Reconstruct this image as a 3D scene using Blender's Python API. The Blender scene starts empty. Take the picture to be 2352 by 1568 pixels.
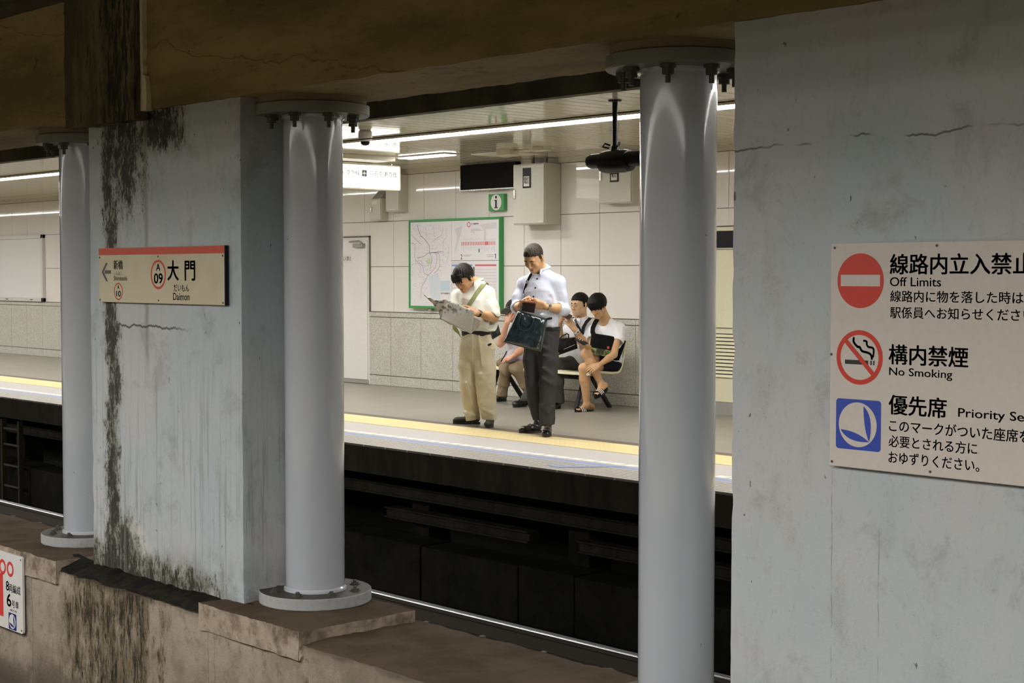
import bpy, bmesh, math, random
import numpy as np
from mathutils import Vector, Matrix, noise as mnoise

# ------------------------------------------------------------------ camera, light level
SC = bpy.context.scene
COL = SC.collection
YAW, PITCH, FPX, EYE = 0.820825, -0.0441202, 3559.5, 1.5      # heading left of the wall normal, tilt, focal length (px), eye height
cam_data = bpy.data.cameras.new('camera')
cam_data.sensor_width = 36.0
cam_data.lens = FPX / 2352 * 36.0
cam_data.clip_start, cam_data.clip_end = 0.05, 200
cam = bpy.data.objects.new('camera', cam_data)
COL.objects.link(cam)
cam.location = (0, 0, EYE)
cam.rotation_euler = (math.pi / 2 + PITCH, 0, YAW)
SC.camera = cam
w = bpy.data.worlds.new('tunnel_dark')
SC.world = w
w.use_nodes = True
w.node_tree.nodes['Background'].inputs[0].default_value = (0.0, 0.0, 0.0, 1)
SC.view_settings.view_transform = 'Standard'
SC.view_settings.look = 'None'
SC.view_settings.gamma = 1
SC.view_settings.use_curve_mapping = False
SC.view_settings.exposure = 0.0
try:
    SC.cycles.use_denoising = True
    SC.cycles.max_bounces = 7
    SC.cycles.diffuse_bounces = 4
    SC.cycles.sample_clamp_indirect = 6
except Exception:
    pass
LAMP_FAR = 33.0      # strip lights of the far platform
LAMP_NEAR = 9.0     # strip light of the near platform and its added rows
LAMP_COL = (1.0, 0.985, 0.965)
LAMP_COL_NEAR = (1.0, 0.985, 0.95)
SIGN_POWER = 2.0

# ------------------------------------------------------------------ camera frame, to read distances off the photograph
FW = Vector((-math.sin(YAW) * math.cos(PITCH), math.cos(YAW) * math.cos(PITCH), math.sin(PITCH)))
RT = Vector((math.cos(YAW), math.sin(YAW), 0))
UP = RT.cross(FW)
CAMP = Vector((0, 0, EYE))
def ray(x, y):
    return FW + RT * ((x - 1176) / FPX) - UP * ((y - 784) / FPX)
def at_y(x, y, Y):
    d = ray(x, y)
    return CAMP + d * (Y / d.y)
def at_depth(x, y, zc):
    return CAMP + ray(x, y) * zc

# ------------------------------------------------------------------ materials
class Sock:
    """a node socket that can be used in arithmetic"""
    def __init__(s, nt, sock): s.nt, s.k = nt, sock
    def _m(s, op, o=None, o2=None, clamp=False):
        n = s.nt.nodes.new('ShaderNodeMath'); n.operation = op; n.use_clamp = clamp
        for i, v in enumerate((s, o, o2)):
            if v is None: continue
            if isinstance(v, Sock): s.nt.links.new(v.k, n.inputs[i])
            else: n.inputs[i].default_value = v
        return Sock(s.nt, n.outputs[0])
    def __add__(s, o): return s._m('ADD', o)
    def __sub__(s, o): return s._m('SUBTRACT', o)
    def __mul__(s, o): return s._m('MULTIPLY', o)
    __radd__ = __add__
    __rmul__ = __mul__
    def clamp(s): return s._m('ADD', 0.0, None, True)
    def max(s, o): return s._m('MAXIMUM', o)
    def min(s, o): return s._m('MINIMUM', o)
    def abs(s): return s._m('ABSOLUTE')
    def fract(s): return s._m('FRACT')
    def lt(s, o): return s._m('LESS_THAN', o)
    def gt(s, o): return s._m('GREATER_THAN', o)
    def step(s, a, b):
        n = s.nt.nodes.new('ShaderNodeMapRange'); n.interpolation_type = 'SMOOTHSTEP'
        s.nt.links.new(s.k, n.inputs[0])
        inv = a > b
        n.inputs[1].default_value, n.inputs[2].default_value = (b, a) if inv else (a, b)
        n.inputs[3].default_value, n.inputs[4].default_value = (1, 0) if inv else (0, 1)
        return Sock(s.nt, n.outputs[0])
    def bell(s, c, wd):
        return (s - c).abs().step(wd, 0.0)

class Mat:
    def __init__(s, name, color=(0.5, 0.5, 0.5), rough=0.5, metal=0.0, spec=0.5, coat=0.0, coat_rough=0.1):
        s.m = bpy.data.materials.new(name); s.m.use_nodes = True
        s.nt = s.m.node_tree
        s.b = s.nt.nodes['Principled BSDF']
        s.b.inputs['Base Color'].default_value = (*color, 1)
        s.b.inputs['Roughness'].default_value = rough
        s.b.inputs['Metallic'].default_value = metal
        s.b.inputs['Specular IOR Level'].default_value = spec
        s.b.inputs['Coat Weight'].default_value = coat
        s.b.inputs['Coat Roughness'].default_value = coat_rough
        s._pos = None
    def pos(s):
        if s._pos is None:
            g = s.nt.nodes.new('ShaderNodeNewGeometry')
            sp = s.nt.nodes.new('ShaderNodeSeparateXYZ')
            s.nt.links.new(g.outputs['Position'], sp.inputs[0])
            s._pos = (Sock(s.nt, sp.outputs[0]), Sock(s.nt, sp.outputs[1]), Sock(s.nt, sp.outputs[2]))
        return s._pos
    def vec(s, scale=(1, 1, 1), warp=0, kind='Position'):
        if kind == 'Position':
            g = s.nt.nodes.new('ShaderNodeNewGeometry').outputs['Position']
        else:
            g = s.nt.nodes.new('ShaderNodeTexCoord').outputs[kind]
        n = s.nt.nodes.new('ShaderNodeVectorMath'); n.operation = 'MULTIPLY'
        s.nt.links.new(g, n.inputs[0]); n.inputs[1].default_value = scale
        return n.outputs[0]
    def noise(s, scale=5, stretch=(1, 1, 1), detail=4, rough=0.6, dist=0.0, kind='Position'):
        n = s.nt.nodes.new('ShaderNodeTexNoise')
        n.inputs['Scale'].default_value = scale; n.inputs['Detail'].default_value = detail
        n.inputs['Roughness'].default_value = rough; n.inputs['Distortion'].default_value = dist
        s.nt.links.new(s.vec(stretch, kind=kind), n.inputs['Vector'])
        return Sock(s.nt, n.outputs[0])
    def vor(s, scale=5, stretch=(1, 1, 1), feature='F1', kind='Position'):
        n = s.nt.nodes.new('ShaderNodeTexVoronoi'); n.feature = feature
        n.inputs['Scale'].default_value = scale
        s.nt.links.new(s.vec(stretch, kind=kind), n.inputs['Vector'])
        return n
    def mix(s, fac, a, b):
        n = s.nt.nodes.new('ShaderNodeMix'); n.data_type = 'RGBA'
        if isinstance(fac, Sock): s.nt.links.new(fac.k, n.inputs[0])
        else: n.inputs[0].default_value = fac
        for i, v in ((6, a), (7, b)):
            if isinstance(v, tuple): n.inputs[i].default_value = (*v[:3], 1)
            else: s.nt.links.new(v, n.inputs[i])
        return n.outputs[2]
    def color(s, c): s.nt.links.new(c, s.b.inputs['Base Color']); return s
    def rough(s, f): s.nt.links.new(f.k, s.b.inputs['Roughness']); return s
    def bump(s, h, strength=0.3, dist=0.01):
        n = s.nt.nodes.new('ShaderNodeBump')
        n.inputs['Strength'].default_value = strength; n.inputs['Distance'].default_value = dist
        s.nt.links.new(h.k, n.inputs['Height']); s.nt.links.new(n.outputs[0], s.b.inputs['Normal'])
        return s
    def emit(s, col, power):
        s.b.inputs['Emission Color'].default_value = (*col, 1)
        s.b.inputs['Emission Strength'].default_value = power
        return s

_flat = {}
def flat(name, color, rough=0.5, **k):
    if name not in _flat:
        M = Mat(name, color, rough, **k)
        n = M.noise(40, detail=3)
        M.color(M.mix(n, tuple(c * 0.93 for c in color), tuple(min(1, c * 1.06) for c in color)))
        _flat[name] = M.m
    return _flat[name]

# ------------------------------------------------------------------ mesh building
class MB:
    def __init__(s): s.v, s.f, s.mi = [], [], []
    def add(s, vs, fs, mi=0):
        o = len(s.v); s.v += [Vector(p) for p in vs]; s.f += [tuple(i + o for i in f) for f in fs]; s.mi += [mi] * len(fs)
        return s
    def box(s, lo, hi, mi=0):
        x0, y0, z0 = lo; x1, y1, z1 = hi
        return s.add([(x0, y0, z0), (x1, y0, z0), (x1, y1, z0), (x0, y1, z0), (x0, y0, z1), (x1, y0, z1), (x1, y1, z1), (x0, y1, z1)],
                     [(0, 3, 2, 1), (4, 5, 6, 7), (0, 1, 5, 4), (1, 2, 6, 5), (2, 3, 7, 6), (3, 0, 4, 7)], mi)
    def bevbox(s, lo, hi, r=0.005, seg=2, mi=0):
        bm = bmesh.new()
        bmesh.ops.create_cube(bm, size=1)
        for v in bm.verts:
            v.co = Vector([lo[i] + (v.co[i] + 0.5) * (hi[i] - lo[i]) for i in range(3)])
        bmesh.ops.bevel(bm, geom=list(bm.edges), offset=r, segments=seg, affect='EDGES', profile=0.6)
        bm.verts.index_update()
        s.add([v.co.copy() for v in bm.verts], [[v.index for v in f.verts] for f in bm.faces], mi)
        bm.free(); return s
    def quad(s, a, b, c, d, mi=0): return s.add([a, b, c, d], [(0, 1, 2, 3)], mi)
    def prism(s, pts, axis, d0, d1, mi=0):
        """closed outline (2D) extruded along an axis; the 2D coords are the other two axes in order"""
        def co(p, d):
            q = list(p); q.insert(axis, d); return q
        n = len(pts)
        vs = [co(p, d0) for p in pts] + [co(p, d1) for p in pts]
        fs = [tuple(range(n)), tuple(range(2 * n - 1, n - 1, -1))] + [(i, i + n, (i + 1) % n + n, (i + 1) % n) for i in range(n)]
        return s.add(vs, fs, mi)
    def tube(s, pts, r, seg=10, cap=True, mi=0, flatten=None):
        pts = [Vector(p) for p in pts]
        rs = r if isinstance(r, (list, tuple)) else [r] * len(pts)
        rings = []
        t0 = (pts[1] - pts[0]).normalized()
        a = t0.orthogonal().normalized()
        for i, p in enumerate(pts):
            t = (pts[min(i + 1, len(pts) - 1)] - pts[max(i - 1, 0)]).normalized()
            a = (a - t * a.dot(t)).normalized(); b = t.cross(a)
            if flatten is not None:
                fl = Vector(flatten[0]); fl = (fl - t * fl.dot(t)).normalized(); a = fl; b = t.cross(a)
                k = flatten[1]
            else: k = 1
            rings.append([p + a * math.cos(2 * math.pi * j / seg) * rs[i] * k + b * math.sin(2 * math.pi * j / seg) * rs[i] for j in range(seg)])
        o = len(s.v)
        vs = [q for ring in rings for q in ring]; fs = []
        for i in range(len(pts) - 1):
            for j in range(seg):
                fs.append((i * seg + j, i * seg + (j + 1) % seg, (i + 1) * seg + (j + 1) % seg, (i + 1) * seg + j))
        if cap:
            fs.append(tuple(range(seg - 1, -1, -1))); fs.append(tuple((len(pts) - 1) * seg + j for j in range(seg)))
        return s.add(vs, fs, mi)
    def lathe(s, prof, c=(0, 0, 0), axis=2, seg=40, mi=0):
        c = Vector(c); n = len(prof); vs = []; fs = []
        for (r, h) in prof:
            for j in range(seg):
                t = 2 * math.pi * j / seg
                q = [math.cos(t) * r, math.sin(t) * r]; q.insert(axis, h); vs.append(c + Vector(q))
        for i in range(n - 1):
            for j in range(seg):
                fs.append((i * seg + j, i * seg + (j + 1) % seg, (i + 1) * seg + (j + 1) % seg, (i + 1) * seg + j))
        fs.append(tuple(range(seg - 1, -1, -1))); fs.append(tuple((n - 1) * seg + j for j in range(seg)))
        return s.add(vs, fs, mi)

def base_of(o):
    p = Vector((0, 0, 0))
    while o: p += o.location; o = o.parent
    return p
def obj(name, mb, mats, parent=None, smooth=False, origin=None):
    """links ONE mesh object; coordinates of mb are world coordinates"""
    me = bpy.data.meshes.new(name)
    off = base_of(parent) if parent else Vector(origin or (0, 0, 0))
    me.from_pydata([v - off for v in mb.v], [], mb.f)
    for m in (mats if isinstance(mats, (list, tuple)) else [mats]): me.materials.append(m.m if isinstance(m, Mat) else m)
    if any(mb.mi): me.polygons.foreach_set('material_index', mb.mi)
    bm = bmesh.new(); bm.from_mesh(me); bmesh.ops.recalc_face_normals(bm, faces=bm.faces); bm.to_mesh(me); bm.free()
    o = bpy.data.objects.new(name, me); COL.objects.link(o)
    if parent: o.parent = parent
    else: o.location = off
    if smooth:
        me.polygons.foreach_set('use_smooth', [True] * len(me.polygons))
        if smooth != 'all':
            try: me.set_sharp_from_angle(angle=math.radians(35))
            except Exception: pass
    return o
def thing(name, label, cat, loc=(0, 0, 0), group=None):
    o = bpy.data.objects.new(name, None); COL.objects.link(o); o.location = loc
    o.empty_display_size = 0.1
    return tag(o, label, cat, group)
def tag(o, label, cat, group=None):
    o['label'] = label; o['category'] = cat
    if group: o['group'] = group
    return o
def struct(name, mb, mats, **k):
    o = obj(name, mb, mats, **k); o['kind'] = 'structure'; return o
def copy_tree(o, parent=None):
    c = o.copy(); COL.objects.link(c)
    if parent: c.parent = parent
    for ch in list(o.children): copy_tree(ch, c)
    return c

# lettering -------------------------------------------------------------------
def text_mesh(txt, bold=0.0):
    cu = bpy.data.curves.new('t', 'FONT'); cu.body = txt; cu.size = 1; cu.resolution_u = 3
    o = bpy.data.objects.new('t', cu); COL.objects.link(o)
    dg = bpy.context.evaluated_depsgraph_get()
    me = bpy.data.meshes.new_from_object(o.evaluated_get(dg))
    vs = [v.co.copy() for v in me.vertices]; fs = [tuple(p.vertices) for p in me.polygons]
    bpy.data.objects.remove(o); bpy.data.curves.remove(cu); bpy.data.meshes.remove(me)
    return vs, fs
def letter(mb, txt, x0, x1, z0, z1, place, bold=0.02, mi=0):
    """fits a line of text into the box x0..x1, z0..z1; place(u, v) gives the point on the surface"""
    vs, fs = text_mesh(txt, bold)
    if not vs: return
    ax, bx = min(v.x for v in vs), max(v.x for v in vs); ay, by = min(v.y for v in vs), max(v.y for v in vs)
    e = bold * 0.55 * (z1 - z0)
    for dx, dz in ((0, 0), (e, e * 0.6), (-e, e * 0.6), (e, -e * 0.6), (-e, -e * 0.6)) if bold else ((0, 0),):
        mb.add([place(x0 + dx + (v.x - ax) / (bx - ax) * (x1 - x0), z0 + dz + (v.y - ay) / (by - ay) * (z1 - z0)) for v in vs], fs, mi)
def digit_one(b, x0, x1, z0, z1, place):
    w_ = (x1 - x0) * 0.42; h = z1 - z0
    poly(b, [(x1 - w_, z0), (x1, z0), (x1, z1), (x1 - w_ * 0.8, z1), (x0, z1 - h * 0.16), (x0, z1 - h * 0.26), (x1 - w_, z1 - h * 0.20)], place)
def write(t, name, mat, place, *rows):
    """each row of lettering is a part of its own: (text, x0, x1, z0, z1, weight)"""
    for r in rows:
        b = MB(); letter(b, r[0], *r[1:5], place, r[5]); obj(name, b, mat, t)
def ring_pts(cx, cz, r, n=48): return [(cx + r * math.cos(2 * math.pi * i / n), cz + r * math.sin(2 * math.pi * i / n)) for i in range(n)]
def poly(mb, pts, place, mi=0): mb.add([place(*p) for p in pts], [tuple(range(len(pts)))], mi)
def ring(mb, cx, cz, ro, ri, place, mi=0, n=56):
    a, b = ring_pts(cx, cz, ro, n), ring_pts(cx, cz, ri, n)
    mb.add([place(*p) for p in a + b], [(i, (i + 1) % n, n + (i + 1) % n, n + i) for i in range(n)], mi)
def line(mb, pts, wd, place, mi=0):
    for (x0, z0), (x1, z1) in zip(pts, pts[1:]):
        dx, dz = x1 - x0, z1 - z0; L = math.hypot(dx, dz) or 1; nx, nz = -dz / L * wd / 2, dx / L * wd / 2
        ex, ez = dx / L * wd * 0.3, dz / L * wd * 0.3
        poly(mb, [(x0 - ex + nx, z0 - ez + nz), (x0 - ex - nx, z0 - ez - nz), (x1 + ex - nx, z1 + ez - nz), (x1 + ex + nx, z1 + ez + nz)], place, mi)
# ------------------------------------------------------------------ measures of the place (metres; z = 0 on the far platform)
WALL = 12.85          # far wall
EDGE = 8.24           # far platform edge
CEIL = 2.85
BEAM_Z = 2.428
PIL_Y, PIL_R = 4.90, 0.1593
COL_F, COL_B = 4.557, 5.15
LOW_F, LOW_B, LOW_Z, PAD_Z = 4.40, 5.16, -0.33, -0.267
X0, X1 = -40.0, 5.0

# ---- materials of the structure
def painted_concrete(name, mold):
    M = Mat(name, rough=0.62, spec=0.35)
    x, y, z = M.pos()
    big = M.noise(1.3, (1, 1, 0.7), 5, 0.6); mid = M.noise(7, (1, 1, 0.35), 5, 0.65); fine = M.noise(60, (1, 1, 0.5), 4, 0.7)
    c = M.mix(big.step(0.35, 0.65), (0.455, 0.515, 0.535), (0.53, 0.53, 0.53))
    c = M.mix(mid.step(0.5, 0.72) * 0.35, c, (0.40, 0.38, 0.355))
    c = M.mix(fine.step(0.56, 0.75) * 0.35, c, (0.27, 0.27, 0.26))
    sm = M.noise(4.5, (1, 1, 0.9), 7, 0.72, 0.4); c = M.mix(sm.step(0.52, 0.68) * 0.42, c, (0.27, 0.26, 0.235))
    c = M.mix(z.step(0.05, -0.30) * M.noise(6, detail=5).step(0.35, 0.65) * 0.7, c, (0.15, 0.135, 0.11))
    # scuffs and small cracks
    scf = M.noise(11, (1, 1, 1.8), 8, 0.78, 0.8)
    c = M.mix((scf - 0.5).abs().step(0.006, 0.0) * mid.step(0.55, 0.68) * 0.75, c, (0.10, 0.10, 0.09))
    spot = M.noise(26, (1, 1, 0.6), 3, 0.5)
    c = M.mix(spot.step(0.72, 0.76) * 0.8, c, (0.07, 0.07, 0.06))
    if mold:
        str1 = M.noise(42, (1, 1, 0.42), 9, 0.82)
        str2 = M.noise(10, (1, 1, 0.5), 8, 0.78)
        wob = (M.noise(1.7, (0, 0, 1), 2) - 0.5) * 0.18
        b1 = (x + wob).bell(-8.40, 0.17) * 0.95
        top = x.bell(-8.20, 0.40) * z.step(1.55, 2.2) * 1.0
        tr = x.bell(-7.85, 0.62) * z.step(2.10, 2.30) * 0.95
        bot = (x + z * 0.55).bell(-8.30, 0.42) * z.step(0.30, -0.15) * 1.0
        foot = z.step(0.0, -0.27) * x.step(-6.95, -7.6) * 0.9
        m = b1.max(top).max(tr).max(bot).max(foot)
        f1 = (str1 * 0.55 + str2 * 0.45 + m * 0.17)
        grime = (str2 * 0.7 + str1 * 0.3 + m * 0.34).step(0.56, 0.80) * 0.8
        c = M.mix(grime, c, (0.20, 0.175, 0.11))
        c = M.mix(f1.step(0.585, 0.66) * m.step(0.10, 0.35), c, (0.032, 0.031, 0.021))
        drip = ((x + (M.noise(3, (0, 0, 1), 2) - 0.5) * 0.02).bell(-7.985, 0.035)) * z.step(0.75, 1.2) * 0.6
        c = M.mix(drip, c, (0.21, 0.20, 0.11))
        streak = M.noise(40, (1, 1, 0.03), 5, 0.65).step(0.50, 0.70) * z.step(1.35, 0.5) * 0.6
        c = M.mix(streak, c, (0.22, 0.22, 0.20))
        crack = ((z - 1.19 + (M.noise(6, (1, 0, 0), 4) - 0.5) * 0.10).abs()).step(0.010, 0.002) * x.step(-8.45, -8.3) * x.step(-7.45, -7.75)
        c = M.mix(crack * 0.9, c, (0.05, 0.05, 0.045))
        pale = (x + (z + 0.05) * 0.7).bell(-8.08, 0.16) * z.bell(-0.06, 0.16) * M.noise(12, (1, 1, 1), 5, 0.7).step(0.42, 0.55)
        c = M.mix(pale, c, (0.62, 0.58, 0.54))
    else:
        line_ = ((z - 1.96 - (x + 3.7) * 0.012 + (M.noise(4, (1, 0, 0), 4) - 0.5) * 0.11).abs()).step(0.006, 0.001) * M.noise(2.6, (1, 0, 0), 2).step(0.47, 0.55)
        c = M.mix(line_ * 0.8, c, (0.07, 0.07, 0.06))
        for xc, za, zb in ((-3.225, 0.75, 0.0), (-3.03, 0.55, 0.15)):
            vl = ((x - xc + (M.noise(5, (0, 0, 1), 3) - 0.5) * 0.02).abs()).step(0.004, 0.0) * z.step(zb - 0.1, zb) * z.step(za + 0.1, za) * M.noise(7, (0, 0, 1), 3).step(0.42, 0.55)
            c = M.mix(vl * 0.55, c, (0.12, 0.12, 0.12))
    M.color(c)
    M.bump(mid * 0.5 + fine * 0.25 + scf * 0.2, 0.35, 0.012)
    return M
m_col_l = painted_concrete('mouldy_grey_paint', True)
m_col_r = painted_concrete('grey_blue_paint', False)

m_beam = Mat('brown_concrete', rough=0.75, spec=0.25)
_x, _y, _z = m_beam.pos()
n1 = m_beam.noise(1.6, (0.5, 1, 2.2), 6, 0.65); n2 = m_beam.noise(16, (0.5, 1, 1.4), 6, 0.7)
c = m_beam.mix(n1.step(0.32, 0.68), (0.21, 0.155, 0.068), (0.41, 0.30, 0.138))
c = m_beam.mix(n2.step(0.55, 0.75) * 0.6, c, (0.12, 0.09, 0.05))
wav = ((_z * 2.1 + _x * 0.30 + (m_beam.noise(1.2, (1, 1, 1), 4) - 0.5) * 0.9).fract() - 0.5).abs().step(0.015, 0.0) * n1.step(0.42, 0.6)
c = m_beam.mix(wav * 0.6, c, (0.09, 0.065, 0.035))
spk = m_beam.noise(9, (1, 1, 1), 3, 0.5).step(0.70, 0.75)
c = m_beam.mix(spk * 0.8, c, (0.06, 0.045, 0.025))
m_beam.color(c); m_beam.bump(n1 * 0.6 + n2 * 0.4, 0.4, 0.02)

m_pil = Mat('stained_pilaster_concrete', rough=0.8, spec=0.2)
_x, _y, _z = m_pil.pos()
s1 = m_pil.noise(22, (1, 1, 0.22), 7, 0.75); s2 = m_pil.noise(5, (1, 1, 0.3), 5, 0.7)
c = m_pil.mix(s2.step(0.4, 0.62), (0.10, 0.082, 0.05), (0.19, 0.15, 0.085))
c = m_pil.mix((s1 + _x.bell(-8.12, 0.3) * 0.12).step(0.52, 0.66), c, (0.03, 0.03, 0.02))
c = m_pil.mix(_x.bell(-8.0, 0.12) * s1.step(0.5, 0.4) * 0.6, c, (0.27, 0.2, 0.14))
m_pil.color(c); m_pil.bump(s1, 0.5, 0.01)
m_pale = flat('lit_pilaster_side_tone', (0.88, 0.76, 0.52), 0.8)  # pale tone stands in for light on the pilaster's side face

m_low = Mat('pinkish_rough_concrete', rough=0.85, spec=0.2)
_x, _y, _z = m_low.pos()
a1 = m_low.noise(2.2, (1, 1, 1), 6, 0.65); a2 = m_low.noise(14, (1, 1, 0.8), 6, 0.72); a3 = m_low.noise(70, (1, 1, 1), 3, 0.6)
c = m_low.mix(a1.step(0.38, 0.62), (0.235, 0.19, 0.145), (0.37, 0.305, 0.245))
c = m_low.mix(a2.step(0.50, 0.70) * 0.7, c, (0.17, 0.13, 0.095))
pit = m_low.noise(7, (1, 1, 1), 7, 0.75).step(0.64, 0.70); c = m_low.mix(pit * 0.7, c, (0.07, 0.052, 0.036))
c = m_low.mix(a3.step(0.62, 0.75) * 0.4, c, (0.12, 0.09, 0.07))
stn = _x.step(-8.92, -8.55).min(_x.step(-7.35, -7.85))
s1 = m_low.noise(46, (1, 1, 0.16), 8, 0.8); s2 = m_low.noise(9, (1, 1, 0.35), 8, 0.78)
c = m_low.mix(((s2 + stn * 0.20).step(0.56, 0.74) * stn.step(0.0, 0.25)) * 0.85, c, (0.15, 0.115, 0.06))
c = m_low.mix((s1 * 0.55 + s2 * 0.45 + stn * 0.08).step(0.555, 0.645) * stn.step(0.05, 0.5), c, (0.026, 0.022, 0.015))
vj = ((_x + 9.17).abs()).step(0.006, 0.001).max((_x + 7.1).abs().step(0.006, 0.001) * 0.8).max((_x + 7.04).abs().step(0.006, 0.001) * 0.6)
c = m_low.mix(vj * 0.6, c, (0.10, 0.075, 0.055))
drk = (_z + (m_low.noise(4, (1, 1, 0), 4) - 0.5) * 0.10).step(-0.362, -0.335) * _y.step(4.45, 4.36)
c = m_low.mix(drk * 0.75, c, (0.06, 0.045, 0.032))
c = m_low.mix((_z + (a1 - 0.5) * 0.3).step(-0.85, -1.15) * 0.8, c, (0.07, 0.055, 0.04))  # shade at the wall foot painted into the colour
m_low.color(c); m_low.bump(a1 * 0.3 + a2 * 0.5 + a3 * 0.2, 0.55, 0.02)

m_dust = Mat('brown_dusty_ledge', rough=0.95, spec=0.1)
d1 = m_dust.noise(3, (1, 1, 1), 5, 0.6); d2 = m_dust.noise(30, (1, 1, 1), 5, 0.7)
c = m_dust.mix(d1.step(0.35, 0.65), (0.062, 0.043, 0.027), (0.095, 0.068, 0.044))
c = m_dust.mix(d2.step(0.58, 0.72) * 0.5, c, (0.03, 0.021, 0.015))
m_dust.color(c); m_dust.bump(d1 * 0.5 + d2 * 0.5, 0.4, 0.01)
m_moss = Mat('black_mossy_dirt', rough=0.95, spec=0.1)
d1 = m_moss.noise(9, (1, 1, 1), 6, 0.7)
m_moss.color(m_moss.mix(d1.step(0.4, 0.7), (0.009, 0.008, 0.006), (0.024, 0.021, 0.014))); m_moss.bump(d1, 0.8, 0.03)

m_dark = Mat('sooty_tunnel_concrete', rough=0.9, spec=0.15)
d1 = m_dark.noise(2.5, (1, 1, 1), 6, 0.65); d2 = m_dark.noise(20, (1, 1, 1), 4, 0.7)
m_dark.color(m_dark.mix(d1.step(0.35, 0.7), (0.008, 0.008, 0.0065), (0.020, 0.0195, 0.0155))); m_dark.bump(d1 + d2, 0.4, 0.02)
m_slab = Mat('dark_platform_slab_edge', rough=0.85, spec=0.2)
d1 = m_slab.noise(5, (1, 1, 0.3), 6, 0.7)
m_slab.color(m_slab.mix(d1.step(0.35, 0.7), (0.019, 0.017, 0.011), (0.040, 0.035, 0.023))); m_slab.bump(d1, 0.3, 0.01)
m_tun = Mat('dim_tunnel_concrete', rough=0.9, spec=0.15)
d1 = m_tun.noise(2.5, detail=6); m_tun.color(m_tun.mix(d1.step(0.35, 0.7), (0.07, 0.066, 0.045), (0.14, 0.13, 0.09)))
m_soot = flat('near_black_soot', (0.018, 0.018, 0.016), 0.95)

m_panel = Mat('glossy_cream_wall_panel', rough=0.035, spec=0.5)
n = m_panel.noise(0.8, (1, 1, 1), 3); m_panel.color(m_panel.mix(n, (0.79, 0.75, 0.70), (0.83, 0.79, 0.745)))
n = m_panel.noise(2.2, (1, 1, 1), 2); m_panel.bump(n, 0.012, 0.02)
m_joint = flat('dark_panel_joint', (0.16, 0.14, 0.115), 0.8)
m_gran = Mat('speckled_granite', rough=0.35, spec=0.4)
v1 = m_gran.vor(125)
g1 = Sock(m_gran.nt, v1.outputs['Color'])
sep = m_gran.nt.nodes.new('ShaderNodeSeparateColor'); m_gran.nt.links.new(v1.outputs['Color'], sep.inputs[0])
g1, g2 = Sock(m_gran.nt, sep.outputs[0]), Sock(m_gran.nt, sep.outputs[1])
c = m_gran.mix(g1.step(0.2, 0.8), (0.50, 0.485, 0.425), (0.66, 0.64, 0.575))
c = m_gran.mix(g2.gt(0.82) * 0.6, c, (0.29, 0.28, 0.235))
c = m_gran.mix(m_gran.noise(4, detail=3).step(0.4, 0.7) * 0.25, c, (0.45, 0.42, 0.35))
m_gran.color(c)

m_ceil = Mat('glossy_cream_ceiling_slats', rough=0.06, spec=0.6)
n = m_ceil.noise(1.1, (6, 0.4, 1), 3)
m_ceil.color(m_ceil.mix(n, (0.66, 0.60, 0.46), (0.74, 0.69, 0.55))); m_ceil.bump(m_ceil.noise(3, (2.2, 0.4, 1), 2), 0.05, 0.01)
m_ceilgap = flat('dark_slat_gap', (0.10, 0.085, 0.05), 0.8)

m_floor = Mat('warm_grey_floor_tiles', rough=0.34, spec=0.4)
_x, _y, _z = m_floor.pos()
f1 = m_floor.noise(1.6, detail=5); f2 = m_floor.noise(90, detail=3)
ux, uy = (_x * (1 / 0.6)), ((_y - 8.24) * (1 / 0.6))
jx = (ux.fract() - 0.5).abs().gt(0.4955); jy = (uy.fract() - 0.5).abs().gt(0.4955)
cell = m_floor.nt.nodes.new('ShaderNodeTexWhiteNoise'); cell.noise_dimensions = '2D'
cmb = m_floor.nt.nodes.new('ShaderNodeCombineXYZ')
m_floor.nt.links.new(ux._m('FLOOR').k, cmb.inputs[0]); m_floor.nt.links.new(uy._m('FLOOR').k, cmb.inputs[1]); m_floor.nt.links.new(cmb.outputs[0], cell.inputs['Vector'])
c = m_floor.mix(Sock(m_floor.nt, cell.outputs['Value']) * 0.5 + f1 * 0.5, (0.245, 0.23, 0.187), (0.30, 0.282, 0.234))
c = m_floor.mix(f2.step(0.5, 0.7) * 0.3, c, (0.22, 0.2, 0.165))
c = m_floor.mix(jx.max(jy) * 0.45, c, (0.15, 0.13, 0.105))
m_floor.color(c)
m_strip_brown = flat('dark_brown_floor_strip', (0.15, 0.12, 0.095), 0.5)
m_yel = Mat('yellow_tactile_paving', rough=0.5)
_x, _y, _z = m_yel.pos()
d = ((_x * (1 / 0.06)).fract() - 0.5); e = ((_y * (1 / 0.06)).fract() - 0.5)
dots = (d * d + e * e).step(0.12, 0.07)
jn = ((_x * (1 / 0.3)).fract() - 0.5).abs().gt(0.49).max(((_y - 9.42) * (1 / 0.24)).fract()._m('SUBTRACT', 0.5).abs().gt(0.49))
n = m_yel.noise(3, detail=5)
c = m_yel.mix(n, (0.69, 0.555, 0.245), (0.78, 0.65, 0.34)); c = m_yel.mix(dots * 0.25, c, (0.86, 0.75, 0.46)); c = m_yel.mix(jn * 0.35, c, (0.4, 0.3, 0.12))
m_yel.color(c); m_yel.bump(dots, 0.5, 0.005)
m_lane = flat('light_grey_paving', (0.50, 0.475, 0.44), 0.45)
m_white = flat('white_paint_dashes', (0.78, 0.76, 0.72), 0.5)
m_blue = flat('blue_line_paint', (0.26, 0.32, 0.50), 0.5)
m_rib = Mat('ribbed_edge_paving', rough=0.5)
_x, _y, _z = m_rib.pos()
g = ((_y * (1 / 0.062)).fract() - 0.5).abs().gt(0.31); br = ((_x * (1 / 0.30) + (_y * (1 / 0.062))._m('FLOOR') * 0.37).fract()).gt(0.06)
n = m_rib.noise(6, detail=5)
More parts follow.
